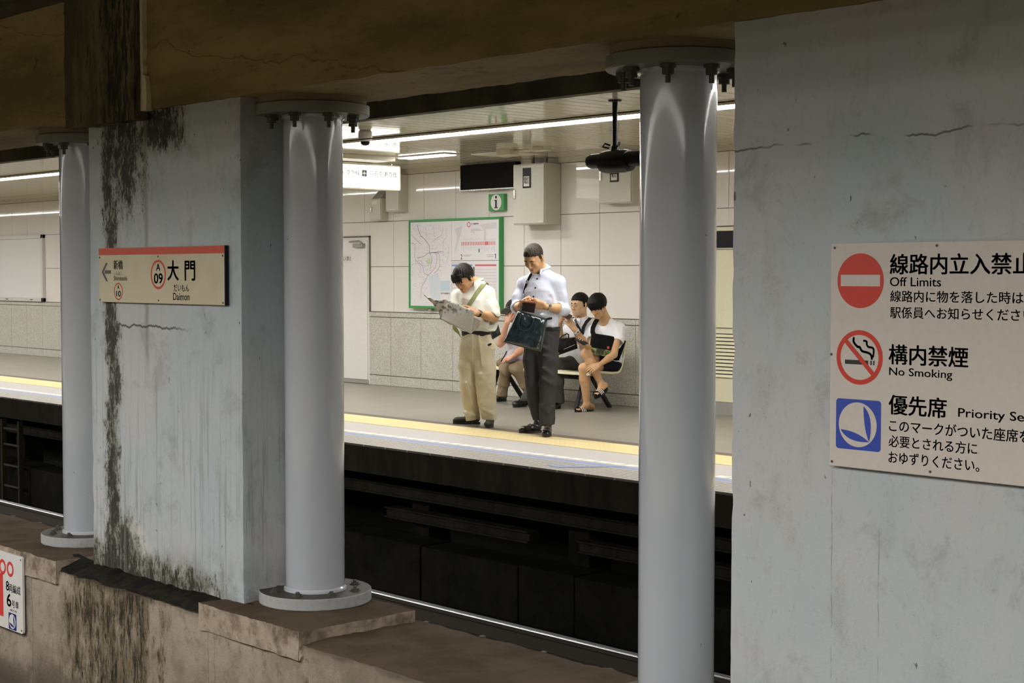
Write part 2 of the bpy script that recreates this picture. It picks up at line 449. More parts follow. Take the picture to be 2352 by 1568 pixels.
c = m_rib.mix(n, (0.40, 0.375, 0.325), (0.50, 0.47, 0.41)); c = m_rib.mix(g * br * 0.9, c, (0.13, 0.12, 0.10))
m_rib.color(c); m_rib.bump((g * -1.0), 0.4, 0.01)

m_pillar = Mat('glossy_blue_grey_paint', rough=0.22, spec=0.6, coat=0.9, coat_rough=0.07)
p1 = m_pillar.noise(1.5, detail=4); p2 = m_pillar.noise(36, detail=3, rough=0.5); p3 = m_pillar.noise(300, detail=2)
c = m_pillar.mix(p1, (0.47, 0.49, 0.53), (0.53, 0.55, 0.59))
c = m_pillar.mix(p2.step(0.765, 0.785), c, (0.04, 0.035, 0.035))
m_pillar.color(c); m_pillar.bump(p3 * 0.5 + m_pillar.noise(25, detail=2), 0.04, 0.004)
m_flange = Mat('dusty_grey_flange', rough=0.6, spec=0.3)
_x, _y, _z = m_flange.pos()
g = m_flange.nt.nodes.new('ShaderNodeNewGeometry'); sp = m_flange.nt.nodes.new('ShaderNodeSeparateXYZ'); m_flange.nt.links.new(g.outputs['Normal'], sp.inputs[0])
p2 = m_flange.noise(30, detail=5, rough=0.7)
c = m_flange.mix(p2.step(0.45, 0.7) * 0.5, (0.40, 0.41, 0.41), (0.26, 0.25, 0.23))
c = m_flange.mix(Sock(m_flange.nt, sp.outputs[2]).step(0.5, 0.9) * 0.95, c, (0.034, 0.026, 0.018))
m_flange.color(c)
m_cap = flat('tan_bearing_plate', (0.22, 0.17, 0.09), 0.7)
m_flange_t = flat('shaded_grey_flange', (0.20, 0.195, 0.165), 0.45)  # same paint as the pillar, darkened for its unlit spot under the beam
m_bolt = flat('dark_bolt', (0.09, 0.08, 0.065), 0.6, metal=0.3)
m_lamp = Mat('lit_lamp_diffuser', (0.9, 0.9, 0.9), 0.4).emit(LAMP_COL, LAMP_FAR)
m_lamp_near = Mat('lit_lamp_diffuser_near', (0.9, 0.9, 0.9), 0.4).emit(LAMP_COL_NEAR, LAMP_NEAR)
m_case = flat('cream_metal_casing', (0.62, 0.57, 0.44), 0.4)
m_wht = flat('white_enamel', (0.76, 0.74, 0.70), 0.3)
m_black = flat('black_plastic', (0.006, 0.006, 0.0065), 0.4, spec=0.25)
m_ink = flat('black_ink', (0.022, 0.020, 0.020), 0.5)
m_red = flat('red_ink', (0.62, 0.045, 0.025), 0.4)
m_steel = flat('bright_steel', (0.62, 0.61, 0.58), 0.25, metal=1.0)
m_grey = flat('mid_grey_metal', (0.33, 0.32, 0.29), 0.45)

m_railside = flat('rusty_rail_web', (0.075, 0.06, 0.045), 0.8)
# ------------------------------------------------------------------ far platform
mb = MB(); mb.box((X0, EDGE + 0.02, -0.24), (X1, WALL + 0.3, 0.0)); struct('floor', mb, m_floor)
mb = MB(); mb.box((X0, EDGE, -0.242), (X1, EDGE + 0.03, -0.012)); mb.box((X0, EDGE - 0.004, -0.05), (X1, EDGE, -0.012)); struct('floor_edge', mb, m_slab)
def floor_band(name, y0, y1, m, lo=0.0, hi=0.004):
    b = MB(); b.box((X0, y0, lo), (X1, y1, hi)); return struct(name, b, m)
floor_band('trim_1', EDGE - 0.002, 8.665, m_rib, -0.012, 0.004)
floor_band('trim_2', 8.665, 8.775, m_blue)
floor_band('trim_3', 8.775, 9.415, m_lane)
floor_band('trim_4', 9.415, 9.90, m_yel, 0, 0.007)
floor_band('trim_5', 9.90, 10.07, m_strip_brown)
mb = MB()
x = X0
while x < X1:
    mb.box((x, 8.80, 0.004), (x + 0.128, 8.895, 0.0065)); x += 0.15
struct('trim_6', mb, m_white)
mb = MB(); mb.add([(-8.22, 8.70, 0.0065), (-8.12, 8.78, 0.0065), (-8.45, 8.34, 0.0065), (-8.62, 8.40, 0.0065)], [(0, 1, 2, 3)])
struct('trim_7', mb, m_blue)

# under the platform
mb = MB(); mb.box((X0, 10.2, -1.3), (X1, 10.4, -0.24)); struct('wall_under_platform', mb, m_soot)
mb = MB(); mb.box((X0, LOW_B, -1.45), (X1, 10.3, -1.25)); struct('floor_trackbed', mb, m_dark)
random.seed(3)
mb = MB(); x = X0
while x < X1:
    L = random.choice((0.62, 0.62, 0.9, 1.2)); mb.bevbox((x + 0.008, 8.25 + random.uniform(0, .02), -1.25), (x + L - 0.008, 8.6, -0.80 + random.uniform(-.015, .015)), 0.012); x += L
struct('trim_8', mb, m_dark)
def duct(name, label, x0, x1, y, z, hgt, group=None):
    t = thing(name, label, 'cable trough', ((x0 + x1) / 2, y, z - hgt / 2), group)
    b = MB(); b.bevbox((x0, y - 0.06, z - hgt / 2), (x1, y + 0.06, z + hgt / 2), 0.01); obj('trough', b, m_slab, t)
    b = MB(); b.bevbox((x0, y - 0.085, z + hgt / 2 - 0.012), (x1, y - 0.061, z + hgt / 2 + 0.004), 0.004); b.bevbox((x0, y - 0.085, z - hgt / 2 - 0.004), (x1, y - 0.061, z - hgt / 2 + 0.012), 0.004); obj('rim', b, m_slab, t)
    return t
duct('cable_trough', 'long dark cable trough running right under the far platform slab', X0 + 1, X1 - 1, 8.75, -0.455, 0.10)
for x0, x1, lb in ((-14.5, -12.05, 'short lower cable trough, leftmost one right of the middle pillar, under the platform'),
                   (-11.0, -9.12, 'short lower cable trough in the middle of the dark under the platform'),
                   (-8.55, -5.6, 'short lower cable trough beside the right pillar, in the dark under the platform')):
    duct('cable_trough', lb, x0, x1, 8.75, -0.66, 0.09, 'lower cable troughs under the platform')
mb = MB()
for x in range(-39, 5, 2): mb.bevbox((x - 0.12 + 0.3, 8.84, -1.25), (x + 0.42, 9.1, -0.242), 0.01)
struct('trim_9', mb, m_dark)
# ladder at the left
t = thing('access_ladder', 'yellow steel ladder standing in the dark under the platform, at the far left', 'ladder', (-17.55, 8.3, -1.25))
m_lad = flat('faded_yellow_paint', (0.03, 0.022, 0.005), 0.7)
for xx in (-17.77, -17.32):
    b = MB(); b.bevbox((xx - 0.02, 8.16, -1.25), (xx + 0.02, 8.22, -0.25), 0.005); obj('side_rail', b, m_lad, t)
for zz in (-1.05, -0.80, -0.55, -0.36):
    b = MB(); b.tube([(-17.76, 8.19, zz), (-17.33, 8.19, zz)], 0.014, 8); obj('rung', b, m_railside, t)

# rails
m_railtop = flat('polished_rail_head', (0.75, 0.75, 0.74), 0.25, metal=1.0)
def rail(y, label):
    t = thing('rail', label, 'rail', ((X0 + X1) / 2, y, -1.16))
    b = MB()
    pr = [(-0.065, -1.16), (0.065, -1.16), (0.065, -1.148), (0.012, -1.13), (0.009, -1.045), (0.033, -1.035), (0.033, -1.016), (-0.033, -1.016), (-0.033, -1.035), (-0.009, -1.045), (-0.012, -1.13), (-0.065, -1.148)]
    b.prism([(y + p, q) for p, q in pr], 0, X0, X1); obj('rail_web', b, m_railside, t)
    pr = [(-0.0335, -1.0161), (-0.0334, -1.006), (-0.0322, -1.0032), (-0.0298, -1.0013), (-0.026, -1.0004), (-0.020, -1.0)]
    pr = pr + [(0.031, -1.0005), (0.033, -1.003), (0.0335, -1.0161)]
    b = MB(); b.prism([(y + p, q) for p, q in pr], 0, X0, X1); obj('running_surface', b, m_railtop, t)
    return t
rail(7.46, 'shiny running rail nearest the far platform, a bright line in the dark')
rail(5.96, 'running rail of the far track right behind the low dividing wall, mostly hidden')
clip0 = None
for i, x in enumerate([-18.24 + 0.628 * k for k in range(20)]):
    vis = {15: 'small rail clip nearest the plinth of the middle pillar', 16: 'small rail clip, second from the middle pillar along the rail', 17: 'small rail clip, third from the middle pillar along the rail', 18: 'small rail clip beside the right pillar foot, fourth in the row'}.get(i, 'small rail clip on the bright rail, hidden by pillars or dark')
    if clip0 is None:
        t = clip0 = thing('rail_clip', vis, 'rail clip', (x, 7.36, -1.16), 'clips along the far rail')
        b = MB(); b.bevbox((x - 0.05, 7.29, -1.16), (x + 0.05, 7.388, -1.13), 0.006); obj('plate', b, m_railside, t)
        b = MB(); b.lathe([(0.0, -1.13), (0.026, -1.13), (0.026, -1.098), (0.018, -1.094), (0, -1.094)], (x, 7.34, 0), 2, 6); obj('bolt', b, m_railside, t)
        b = MB(); b.bevbox((x - 0.09, 7.27, -1.25), (x + 0.09, 7.39, -1.16), 0.01); obj('rail_seat', b, m_dark, t)
    else:
        t = copy_tree(clip0); t.location.x = x; t['label'] = vis

# far wall -------------------------------------------------------------
mb = MB(); mb.box((X0, WALL, 0), (X1, WALL + 0.2, CEIL + 0.02)); struct('wall_back', mb, m_joint)
PX = -12.94
cols = [PX + 0.6272 * k for k in range(int((X0 - PX) / 0.6272), int((X1 - PX) / 0.6272))]
def blocked(x0, x1, z0, z1):
    for a, b_, c_, d_ in ((-17.47, -16.585, 0, 1.985), (-11.2, -9.2, 0, 2.0)):
        if x1 > a + 1e-4 and x0 < b_ - 1e-4 and z1 > c_ and z0 < d_: return (a, b_, d_)
    return None
def panels(mb, cols, wdt, zs, y, gap):
    for x in cols:
        for z0, z1 in zip(zs, zs[1:]):
            xa, xb, za = x, x + wdt, z0
            bl = blocked(xa, xb, z0, z1)
            if bl:
                a, b_, d_ = bl
                if xa < a: mb.bevbox((xa + gap, y, z0 + gap), (a, WALL + 0.01, z1 - gap), 0.0015, 1)
                if xb > b_: mb.bevbox((b_, y, z0 + gap), (xb - gap, WALL + 0.01, z1 - gap), 0.0015, 1)
                if d_ < z1 - 0.02: mb.bevbox((max(xa, a), y, d_), (min(xb, b_), WALL + 0.01, z1 - gap), 0.0015, 1)
            else: mb.bevbox((xa + gap, y, z0 + gap), (xb - gap, WALL + 0.01, z1 - gap), 0.0015, 1)
mb = MB(); panels(mb, cols, 0.6272, (0.983, 1.585, 2.185, 2.785), WALL - 0.012, 0.0035); struct('wall_back_panels', mb, m_panel)
mb = MB(); panels(mb, [c_ - 0.048 for c_ in cols], 0.6272, (0.915, 0.979), WALL - 0.034, 0.0025); panels(mb, [c_ - 0.048 for c_ in cols], 0.6272, (0.135, 0.913), WALL - 0.028, 0.0035); panels(mb, [c_ - 0.048 for c_ in cols], 0.6272, (0.0, 0.132), WALL - 0.028, 0.0025)
struct('baseboard_back', mb, m_gran)
mb = MB(); mb.box((X0, WALL - 0.02, 2.788), (X1, WALL + 0.01, CEIL)); struct('trim_10', mb, m_case)

# ceiling ----------------------------------------------------------------
mb = MB(); mb.box((X0, EDGE, CEIL + 0.012), (X1, WALL + 0.2, CEIL + 0.12)); struct('ceiling_backing', mb, m_ceilgap)
mb = MB(); x = X0
while x < X1:
    mb.bevbox((x + 0.006, EDGE + 0.05, CEIL), (x + 0.169, WALL, CEIL + 0.014), 0.004, 1); x += 0.175
struct('ceiling', mb, m_ceil)
mb = MB(); mb.box((X0, EDGE - 0.06, 2.815), (X1, EDGE + 0.05, 3.3)); struct('trim_11', mb, m_tun)
mb = MB(); mb.box((X0, 1.2, 3.16), (X1, EDGE + 0.0, 3.4)); struct('ceiling_tunnel', mb, m_tun)
mb = MB(); mb.bevbox((-14.75, 10.0, 2.795), (-14.14, 11.32, CEIL), 0.006); struct('trim_12', mb, m_case)
mb = MB(); mb.bevbox((-13.3, 11.75, CEIL - 0.006), (-12.7, 12.3, CEIL + 0.004), 0.003); struct('trim_13', mb, m_case)

# strip lights
def strip(x0, x1, y0, y1, z, label, lamp, group):
    t = thing('strip_light', label, 'ceiling light', ((x0 + x1) / 2, (y0 + y1) / 2, z), group)
    b = MB()
    for ya, yb in ((y0 - 0.018, y0), (y1, y1 + 0.018)): b.box((x0 + 0.004, ya, z - 0.022), (x1 - 0.004, yb, z - 0.001))
    for xa, xb in ((x0 + 0.004, x0 + 0.02), (x1 - 0.02, x1 - 0.004)): b.box((xa, y0, z - 0.022), (xb, y1, z - 0.001))
    obj('housing', b, m_case, t)
    b = MB(); b.box((x0 + 0.02, y0, z - 0.014), (x1 - 0.02, y1, z - 0.0012)); obj('diffuser', b, lamp, t)
    return t
LBL = {-16.2: 'bright strip light whose left end starts behind the middle pillar', -11.2: 'bright strip light passing behind the black pole and the right pillar',
       -21.2: 'bright strip light seen past the left pillar, at the left edge'}
x = -36.2
while x < 3:
    strip(x, x + 5, 9.645, 9.90, CEIL - 0.001, LBL.get(round(x, 1), 'white strip light of the far ceiling, hidden behind the concrete columns'), m_lamp, 'strip lights along the far ceiling'); x += 5
t = thing('ceiling_panel_light', 'short flat ceiling light by the wall above the green map board', 'ceiling light', (-13.75, 11.48, CEIL))
b = MB(); b.bevbox((-14.20, 11.36, CEIL - 0.012), (-13.32, 11.60, CEIL), 0.004); obj('frame', b, m_case, t)
b = MB(); b.bevbox((-14.17, 11.39, CEIL - 0.02), (-13.35, 11.57, CEIL - 0.0121), 0.004); obj('diffuser', b, m_lamp, t)
# guide wire
mb = MB(); mb.tube([(X0, 8.95, 2.762), (-20, 8.95, 2.757), (-12, 8.95, 2.7555), (-8, 8.95, 2.755), (X1, 8.95, 2.76)], 0.0055, 6)
tag(obj('cable', mb, m_black, smooth='all'), 'thin black cable strung in front of the strip lights', 'cable')

# ------------------------------------------------------------------ near platform (behind the camera)
m_near = flat('dull_brown_near_surfaces', (0.15, 0.13, 0.085), 0.6)
mb = MB(); mb.box((X0, -3.3, -0.24), (X1, 1.56, 0.0)); struct('floor_near', mb, m_near)
mb = MB(); mb.box((X0, -3.2, 0), (X1, -3.0, 2.85)); struct('wall_near', mb, m_near)
mb = MB(); mb.box((X0, -3.2, 2.85), (X1, 1.5, 3.0)); struct('ceiling_near', mb, m_near)
mb = MB(); mb.box((X0, 1.5, 2.62), (X1, 1.6, 3.4)); struct('trim_14', mb, m_dark)  # unseen near fascia, dropped low to shade beam and column tops
mb = MB(); mb.box((X0, 1.3, -1.45), (X1, LOW_F, -1.25)); struct('floor_near_track', mb, m_dark)
mb = MB(); mb.box((X0, 1.2, -1.25), (X1, 1.3, -0.24)); struct('wall_near_edge', mb, m_dark)
for y0, y1, lb in ((-1.35, -1.05, 'added unseen lamp row at the rear of the near platform ceiling, behind where the picture was taken'), (-0.65, -0.35, 'second added unseen lamp row of the near platform ceiling, just behind where the picture was taken'),
                   (-0.05, 0.25, 'strip light of the near platform ceiling, right above where the picture was taken'), (0.50, 1.30, 'broad added unseen lamp row of the near platform ceiling along the platform edge, outside the picture')):
    strip(-38, 4.8, y0, y1, 2.849, lb, m_lamp_near, None)  # all rows but the one overhead are added to grade light on the columns
for side, x in (('left', X0), ('right', X1)):
    mb = MB(); mb.box((x - 0.2, -3.3, -1.45), (x, WALL + 0.2, 3.4)); struct('wall_' + side, mb, m_dark)

# ------------------------------------------------------------------ dividing row: low wall, pads, beam, columns
def lumpy(mb, amp, sc, seed=0, keep=None):
    for v in mb.v:
        n = mnoise.noise_vector(v * sc + Vector((seed, seed, seed)))
        v += n * amp
def gridbox(lo, hi, n):
    """box with subdivided faces"""
    mb = MB(); bm = bmesh.new()
    for ax in range(3):
        a, b_ = [i for i in range(3) if i != ax]
        for d in (lo[ax], hi[ax]):
            na, nb = n[a], n[b_]
            vs = [[None] * (nb + 1) for _ in range(na + 1)]
            for i in range(na + 1):
                for j in range(nb + 1):
                    q = [0, 0, 0]; q[ax] = d; q[a] = lo[a] + (hi[a] - lo[a]) * i / na; q[b_] = lo[b_] + (hi[b_] - lo[b_]) * j / nb
                    vs[i][j] = bm.verts.new(q)
            for i in range(na):
                for j in range(nb): bm.faces.new((vs[i][j], vs[i + 1][j], vs[i + 1][j + 1], vs[i][j + 1]))
    bmesh.ops.remove_doubles(bm, verts=bm.verts, dist=1e-5)
    bm.verts.index_update(); mb.add([v.co.copy() for v in bm.verts], [[v.index for v in f.verts] for f in bm.faces]); bm.free()
    return mb
def tops(mb):
    for i, f in enumerate(mb.f):
        a, b_, c_ = mb.v[f[0]], mb.v[f[1]], mb.v[f[2]]; n = (b_ - a).cross(c_ - a)
        if n.length and abs(n.z) / n.length > 0.6: mb.mi[i] = 1
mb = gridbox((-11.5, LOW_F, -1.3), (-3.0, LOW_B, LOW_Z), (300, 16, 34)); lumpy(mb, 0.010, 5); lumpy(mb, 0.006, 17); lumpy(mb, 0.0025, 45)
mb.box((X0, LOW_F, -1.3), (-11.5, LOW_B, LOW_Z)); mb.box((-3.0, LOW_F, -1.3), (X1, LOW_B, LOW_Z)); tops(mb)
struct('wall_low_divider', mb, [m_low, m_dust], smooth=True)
# dirt banked against the mouldy column foot
mb = MB(); nx = 90
vs = []; fs = []
for i in range(nx + 1):
    x = -8.95 + 2.05 * i / nx; k = mnoise.noise((x * 4, 1, 2)) * 0.016 + mnoise.noise((x * 13, 4, 2)) * 0.008
    vs += [(x, LOW_F + 0.005 + abs(k), LOW_Z - 0.02), (x, LOW_F + 0.02 + k, LOW_Z + 0.012 + k), (x, LOW_F + 0.08, LOW_Z + 0.028 + k), (x, COL_F + 0.02, LOW_Z + 0.062 + k * 1.5), (x, COL_F + 0.1, LOW_Z + 0.0)]
    if i:
        o = 5 * i
        for j in range(4): fs.append((o - 5 + j, o + j, o + j + 1, o - 4 + j))
mb.add(vs, fs); struct('trim_16', mb, m_moss, smooth='all')
m_padf = Mat('stained_pad_mortar', rough=0.9, spec=0.15)
a2 = m_padf.noise(12, detail=6, rough=0.72); a3 = m_padf.noise(3, detail=4); c = m_padf.mix(a2.step(0.42, 0.66), (0.40, 0.32, 0.25), (0.24, 0.185, 0.14)); c = m_padf.mix(a3.step(0.5, 0.66) * 0.7, c, (0.10, 0.075, 0.055))
crk = (((m_padf.noise(5, (1, 1, 1), 5, 0.7)) - 0.5).abs()).step(0.008, 0.0); c = m_padf.mix(crk * 0.25, c, (0.04, 0.03, 0.022)); m_padf.color(c); m_padf.bump(a2, 0.5, 0.012)
mb = MB()
for cx, pz, bk in ((-9.39, PAD_Z, 0.03), (-6.824, PAD_Z, 0.03), (-4.2495, -0.342, -0.05)):
    g = gridbox((cx - 0.36, LOW_F - 0.012, LOW_Z - 0.08), (cx + 0.57, LOW_B - bk, pz), (40, 30, 4)); lumpy(g, 0.007, 7, cx); lumpy(g, 0.004, 28, cx); mb.add(g.v, g.f)
tops(mb); struct('trim_17', mb, [m_padf, m_dust], smooth=True)
# pale chipped mortar along the front of the pads
m_chip = Mat('pale_chipped_mortar', rough=0.9, spec=0.15)
a2 = m_chip.noise(16, detail=6, rough=0.7); c = m_chip.mix(a2.step(0.4, 0.7), (0.56, 0.47, 0.385), (0.40, 0.315, 0.245)); m_chip.color(c); m_chip.bump(a2, 0.6, 0.015)
m_chip2 = m_low
def patch(name, outline, th, m, seed):
    random.seed(seed); pts = []
    for (ax, az), (bx, bz) in zip(outline, outline[1:] + outline[:1]):
        n = max(1, int(math.hypot(bx - ax, bz - az) / 0.02))
        for i in range(n): pts.append((ax + (bx - ax) * i / n + random.uniform(-.005, .005), az + (bz - az) * i / n + random.uniform(-.006, .006)))
    b = MB(); b.prism([(p, q) for p, q in pts], 1, LOW_F - th, LOW_F + 0.03); return struct(name, b, m)
patch('trim_18', [(-6.955, -0.318), (-6.80, -0.322), (-6.6, -0.338), (-6.45, -0.345), (-6.262, -0.350), (-6.245, -0.385), (-6.26, -0.415), (-6.38, -0.398), (-6.6, -0.382), (-6.85, -0.40), (-6.955, -0.392)], 0.008, m_chip, 2)
# beam
mb = gridbox((-14, 4.525, BEAM_Z), (-1.0, 5.21, 3.17), (300, 8, 18)); lumpy(mb, 0.006, 6, 9); lumpy(mb, 0.004, 21, 4)
mb.box((X0, 4.525, BEAM_Z), (-14, 5.21, 3.17)); mb.box((-1.0, 4.525, BEAM_Z), (X1, 5.21, 3.17))
struct('ceiling_beam', mb, m_beam, smooth=True)
mb = gridbox((-8.755, 4.455, 2.372), (-7.925, 4.54, 3.17), (44, 3, 44)); lumpy(mb, 0.005, 9, 2); lumpy(mb, 0.004, 30, 2); struct('trim_21', mb, m_pil, smooth=True)
pts = []
for i in range(90):
    z = 3.17 - 0.75 * i / 89; wd_ = 0.030 + 0.020 * mnoise.noise((z * 5, 1, 1)) + 0.012 * mnoise.noise((z * 19, 2, 1)) + (0.030 if z < 2.62 + 0.02 * mnoise.noise((3, z * 30, 1)) else 0); pts.append((-7.925 + max(0.008, wd_), z))
mb = MB(); mb.prism([(-7.925, 2.42), (-7.925, 3.17)] + pts, 1, 4.495, 4.535); struct('trim_22', mb, m_pale)

def column(name, x0, x1, m, label, seed):
    g = gridbox((x0, COL_F, LOW_Z), (x1, COL_B, BEAM_Z + 0.015), (66, 24, 110))
    for v in g.v:      # worn arrises
        for xe in (x0, x1):
            if abs(v.x - xe) < 1e-4 and abs(v.y - COL_F) < 1e-4:
                k = 0.003 + 0.010 * max(0, mnoise.noise((v.z * 7, seed, 0)) - 0.1); v.x += k if xe == x0 else -k; v.y += k
    lumpy(g, 0.003, 3, seed); lumpy(g, 0.0018, 14, seed)
    o = obj(name, g, m, smooth=True, origin=((x0 + x1) / 2, (COL_F + COL_B) / 2, LOW_Z))
    return tag(o, label, 'column')
column('concrete_column', -8.662, -7.0, m_col_l, 'wide grey concrete column streaked with black mould, carrying the station name sign', 1)
column('concrete_column', -3.685, -2.0, m_col_r, 'large blue-grey concrete column at the right edge, carrying the white notice board', 7)

# steel pillars
def pillar(cx, label, PAD_Z=PAD_Z):
    t = thing('steel_pillar', label, 'pillar', (cx, PIL_Y, PAD_Z), 'steel pillars between the tracks')
    c0 = (cx, PIL_Y, 0); ft, fb = BEAM_Z - 0.093, PAD_Z + 0.062
    b = MB(); b.lathe([(PIL_R, PAD_Z + 0.03), (PIL_R, BEAM_Z - 0.06)], c0, 2, 72); obj('shaft', b, m_pillar, t, smooth=True)
    b = MB(); b.lathe([(PIL_R, fb - 0.002), (PIL_R + 0.012, fb), (PIL_R + 0.010, fb + 0.012), (PIL_R, fb + 0.02)], c0, 2, 64); b.lathe([(PIL_R, ft - 0.02), (PIL_R + 0.010, ft - 0.012), (PIL_R + 0.012, ft), (PIL_R, ft + 0.002)], c0, 2, 64); obj('weld_bead', b, m_pillar, t, smooth=True)
    b = MB(); b.lathe([(0.02, PAD_Z), (0.300, PAD_Z), (0.303, PAD_Z + 0.004), (0.303, fb - 0.005), (0.299, fb), (0.02, fb)], c0, 2, 72); obj('base_flange', b, m_flange, t, smooth=True)
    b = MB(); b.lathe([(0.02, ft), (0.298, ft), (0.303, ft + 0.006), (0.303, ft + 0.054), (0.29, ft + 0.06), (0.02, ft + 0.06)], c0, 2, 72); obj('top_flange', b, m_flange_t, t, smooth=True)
    b = MB(); b.lathe([(0.02, ft + 0.06), (0.287, ft + 0.06), (0.287, BEAM_Z + 0.003), (0.02, BEAM_Z + 0.003)], c0, 2, 72); obj('bearing_plate', b, m_cap, t, smooth=True)
    for i in range(8):
        a = math.radians(22.5 + 45 * i + 8); x, y = cx + 0.232 * math.cos(a), PIL_Y + 0.232 * math.sin(a)
        b = MB(); b.lathe([(0.03, fb), (0.03, fb + 0.004), (0.021, fb + 0.004), (0.021, fb + 0.014), (0.011, fb + 0.014), (0.011, fb + 0.022), (0.009, fb + 0.024)], (x, y, 0), 2, 6); obj('anchor_bolt', b, m_bolt, t)
        b = MB(); b.lathe([(0.011, ft - 0.075), (0.011, ft - 0.042), (0.024, ft - 0.042), (0.024, ft - 0.018), (0.033, ft - 0.014), (0.033, ft)], (x, y, 0), 2, 8); obj('flange_bolt', b, m_bolt, t)
    return t
pillar(-9.375, 'slim grey steel pillar at the far left, partly behind the mouldy column')
pillar(-6.824, 'grey steel pillar in the middle, just right of the mouldy concrete column')
pillar(-4.2495, 'grey steel pillar just left of the large right-hand concrete column', -0.345)
# ------------------------------------------------------------------ signs on the columns
def onY(y):
    return lambda u, v: (u, y, v)
m_cream = Mat('cream_enamel_sign', rough=0.22, spec=0.5); n = m_cream.noise(3, detail=5)
m_cream.color(m_cream.mix(n.step(0.4, 0.7), (0.66, 0.585, 0.42), (0.60, 0.52, 0.35)))
m_board = flat('warm_white_enamel_board', (0.66, 0.595, 0.54), 0.3)
m_hdr = flat('red_enamel_band', (0.60, 0.06, 0.02), 0.25)
m_navy = flat('blue_symbol_ink', (0.035, 0.075, 0.42), 0.4)
m_dgrey = flat('dark_brown_grey_ink', (0.06, 0.05, 0.045), 0.45)
def screws(t, pts, y, r=0.006):
    for (px, pz) in pts:
        b = MB(); b.lathe([(0.0, y - 0.003), (r, y - 0.002), (r, y + 0.002), (0, y + 0.002)], (px, 0, pz), 1, 10); obj('screw', b, m_bolt, t)
SY = 4.530
t = thing('station_name_sign', 'cream station name sign with red top band reading Daimon', 'sign', (-7.806, SY, 1.32))
b = MB(); b.bevbox((-8.50, SY, 1.327), (-7.118, SY + 0.020, 1.648), 0.003); obj('panel', b, m_cream, t)
q = onY(SY - 0.0008); b = MB(); b.box((-8.499, SY - 0.0006, 1.606), (-7.119, SY - 0.0002, 1.647)); obj('red_band', b, m_hdr, t)
for r_ in ((-7.807, 1.492, 0.0835, 0.0705), (-8.265, 1.392, 0.051, 0.0435)): b = MB(); ring(b, *r_, q); obj('number_ring', b, m_hdr, t)
write(t, 'number_lettering', m_ink, q, ('A', -7.829, -7.785, 1.513, 1.553, .05), ('09', -7.853, -7.759, 1.441, 1.498, .06), ('A', -8.277, -8.253, 1.406, 1.429, .05), ('10', -8.290, -8.237, 1.362, 1.395, .05))
write(t, 'station_lettering', m_dgrey, q, ('大', -7.704, -7.588, 1.459, 1.570, .05), ('門', -7.520, -7.415, 1.459, 1.567, .045), ('だいもん', -7.640, -7.478, 1.398, 1.437, .02), ('Daimon', -7.647, -7.474, 1.349, 1.389, .02))
write(t, 'next_station_lettering', m_dgrey, q, ('新橋', -8.318, -8.210, 1.521, 1.576, .025), ('しんばし', -8.316, -8.214, 1.488, 1.512, 0), ('Shimbashi', -8.318, -8.163, 1.456, 1.483, .02))
b = MB(); poly(b, [(-8.425, 1.4955), (-8.35, 1.4955), (-8.35, 1.5165), (-8.425, 1.5165)], q)
poly(b, [(-8.464, 1.506), (-8.411, 1.560), (-8.388, 1.560), (-8.437, 1.506)], q); poly(b, [(-8.464, 1.506), (-8.437, 1.506), (-8.388, 1.451), (-8.411, 1.451)], q); obj('arrow', b, m_dgrey, t)
screws(t, [(-8.487, 1.593), (-8.487, 1.34), (-7.807, 1.593), (-7.807, 1.345), (-7.135, 1.593), (-7.135, 1.34)], SY)
b = MB(); b.box((-7.1195, SY - 0.0005, 1.327), (-7.112, SY + 0.020, 1.648)); obj('dark_edge', b, m_black, t)

# notice board on the right column
t = thing('notice_board', 'white notice board reading Off Limits, No Smoking and Priority Seat', 'sign', (-2.6, SY, 0.82))
b = MB(); b.bevbox((-3.221, SY, 0.822), (-2.03, SY + 0.02, 1.604), 0.003); obj('panel', b, m_board, t)
b = MB(); poly(b, ring_pts(-3.098, 1.4735, 0.0945, 64), q); obj('no_entry_disc', b, m_red, t)
q2 = onY(SY - 0.0016); b = MB(); poly(b, [(-3.178, 1.4545), (-3.018, 1.4545), (-3.018, 1.494), (-3.178, 1.494)], q2); obj('no_entry_bar', b, m_board, t)
b = MB(); ring(b, -3.099, 1.2085, 0.0945, 0.078, q); line(b, [(-3.158, 1.268), (-3.040, 1.150)], 0.016, q2); obj('no_smoking_ring', b, m_red, t)
b = MB(); poly(b, [(-3.158, 1.184), (-3.085, 1.184), (-3.085, 1.199), (-3.158, 1.199)], q); poly(b, [(-3.085, 1.184), (-3.063, 1.184), (-3.063, 1.199), (-3.085, 1.199)], q)
for xx in (-3.054, -3.043): poly(b, [(xx, 1.184), (xx + 0.006, 1.184), (xx + 0.006, 1.199), (xx, 1.199)], q)
def curve(b, pts, wd):
    P_ = []
    for i in range(len(pts) - 1):
        p0, p1, p2, p3 = pts[max(i - 1, 0)], pts[i], pts[i + 1], pts[min(i + 2, len(pts) - 1)]
        for k in range(6):
            u = k / 6; P_.append(tuple(0.5 * (2 * p1[j] + (p2[j] - p0[j]) * u + (2 * p0[j] - 5 * p1[j] + 4 * p2[j] - p3[j]) * u * u + (3 * p1[j] - p0[j] - 3 * p2[j] + p3[j]) * u ** 3) for j in (0, 1)))
    P_.append(pts[-1]); line(b, P_, wd, q)
curve(b, [(-3.122, 1.276), (-3.123, 1.262), (-3.108, 1.246), (-3.098, 1.244), (-3.088, 1.231), (-3.065, 1.226), (-3.052, 1.219), (-3.048, 1.205)], 0.008)
curve(b, [(-3.082, 1.267), (-3.070, 1.264), (-3.069, 1.254), (-3.062, 1.246), (-3.048, 1.244), (-3.041, 1.236), (-3.043, 1.212)], 0.007)
obj('cigarette', b, m_ink, t)
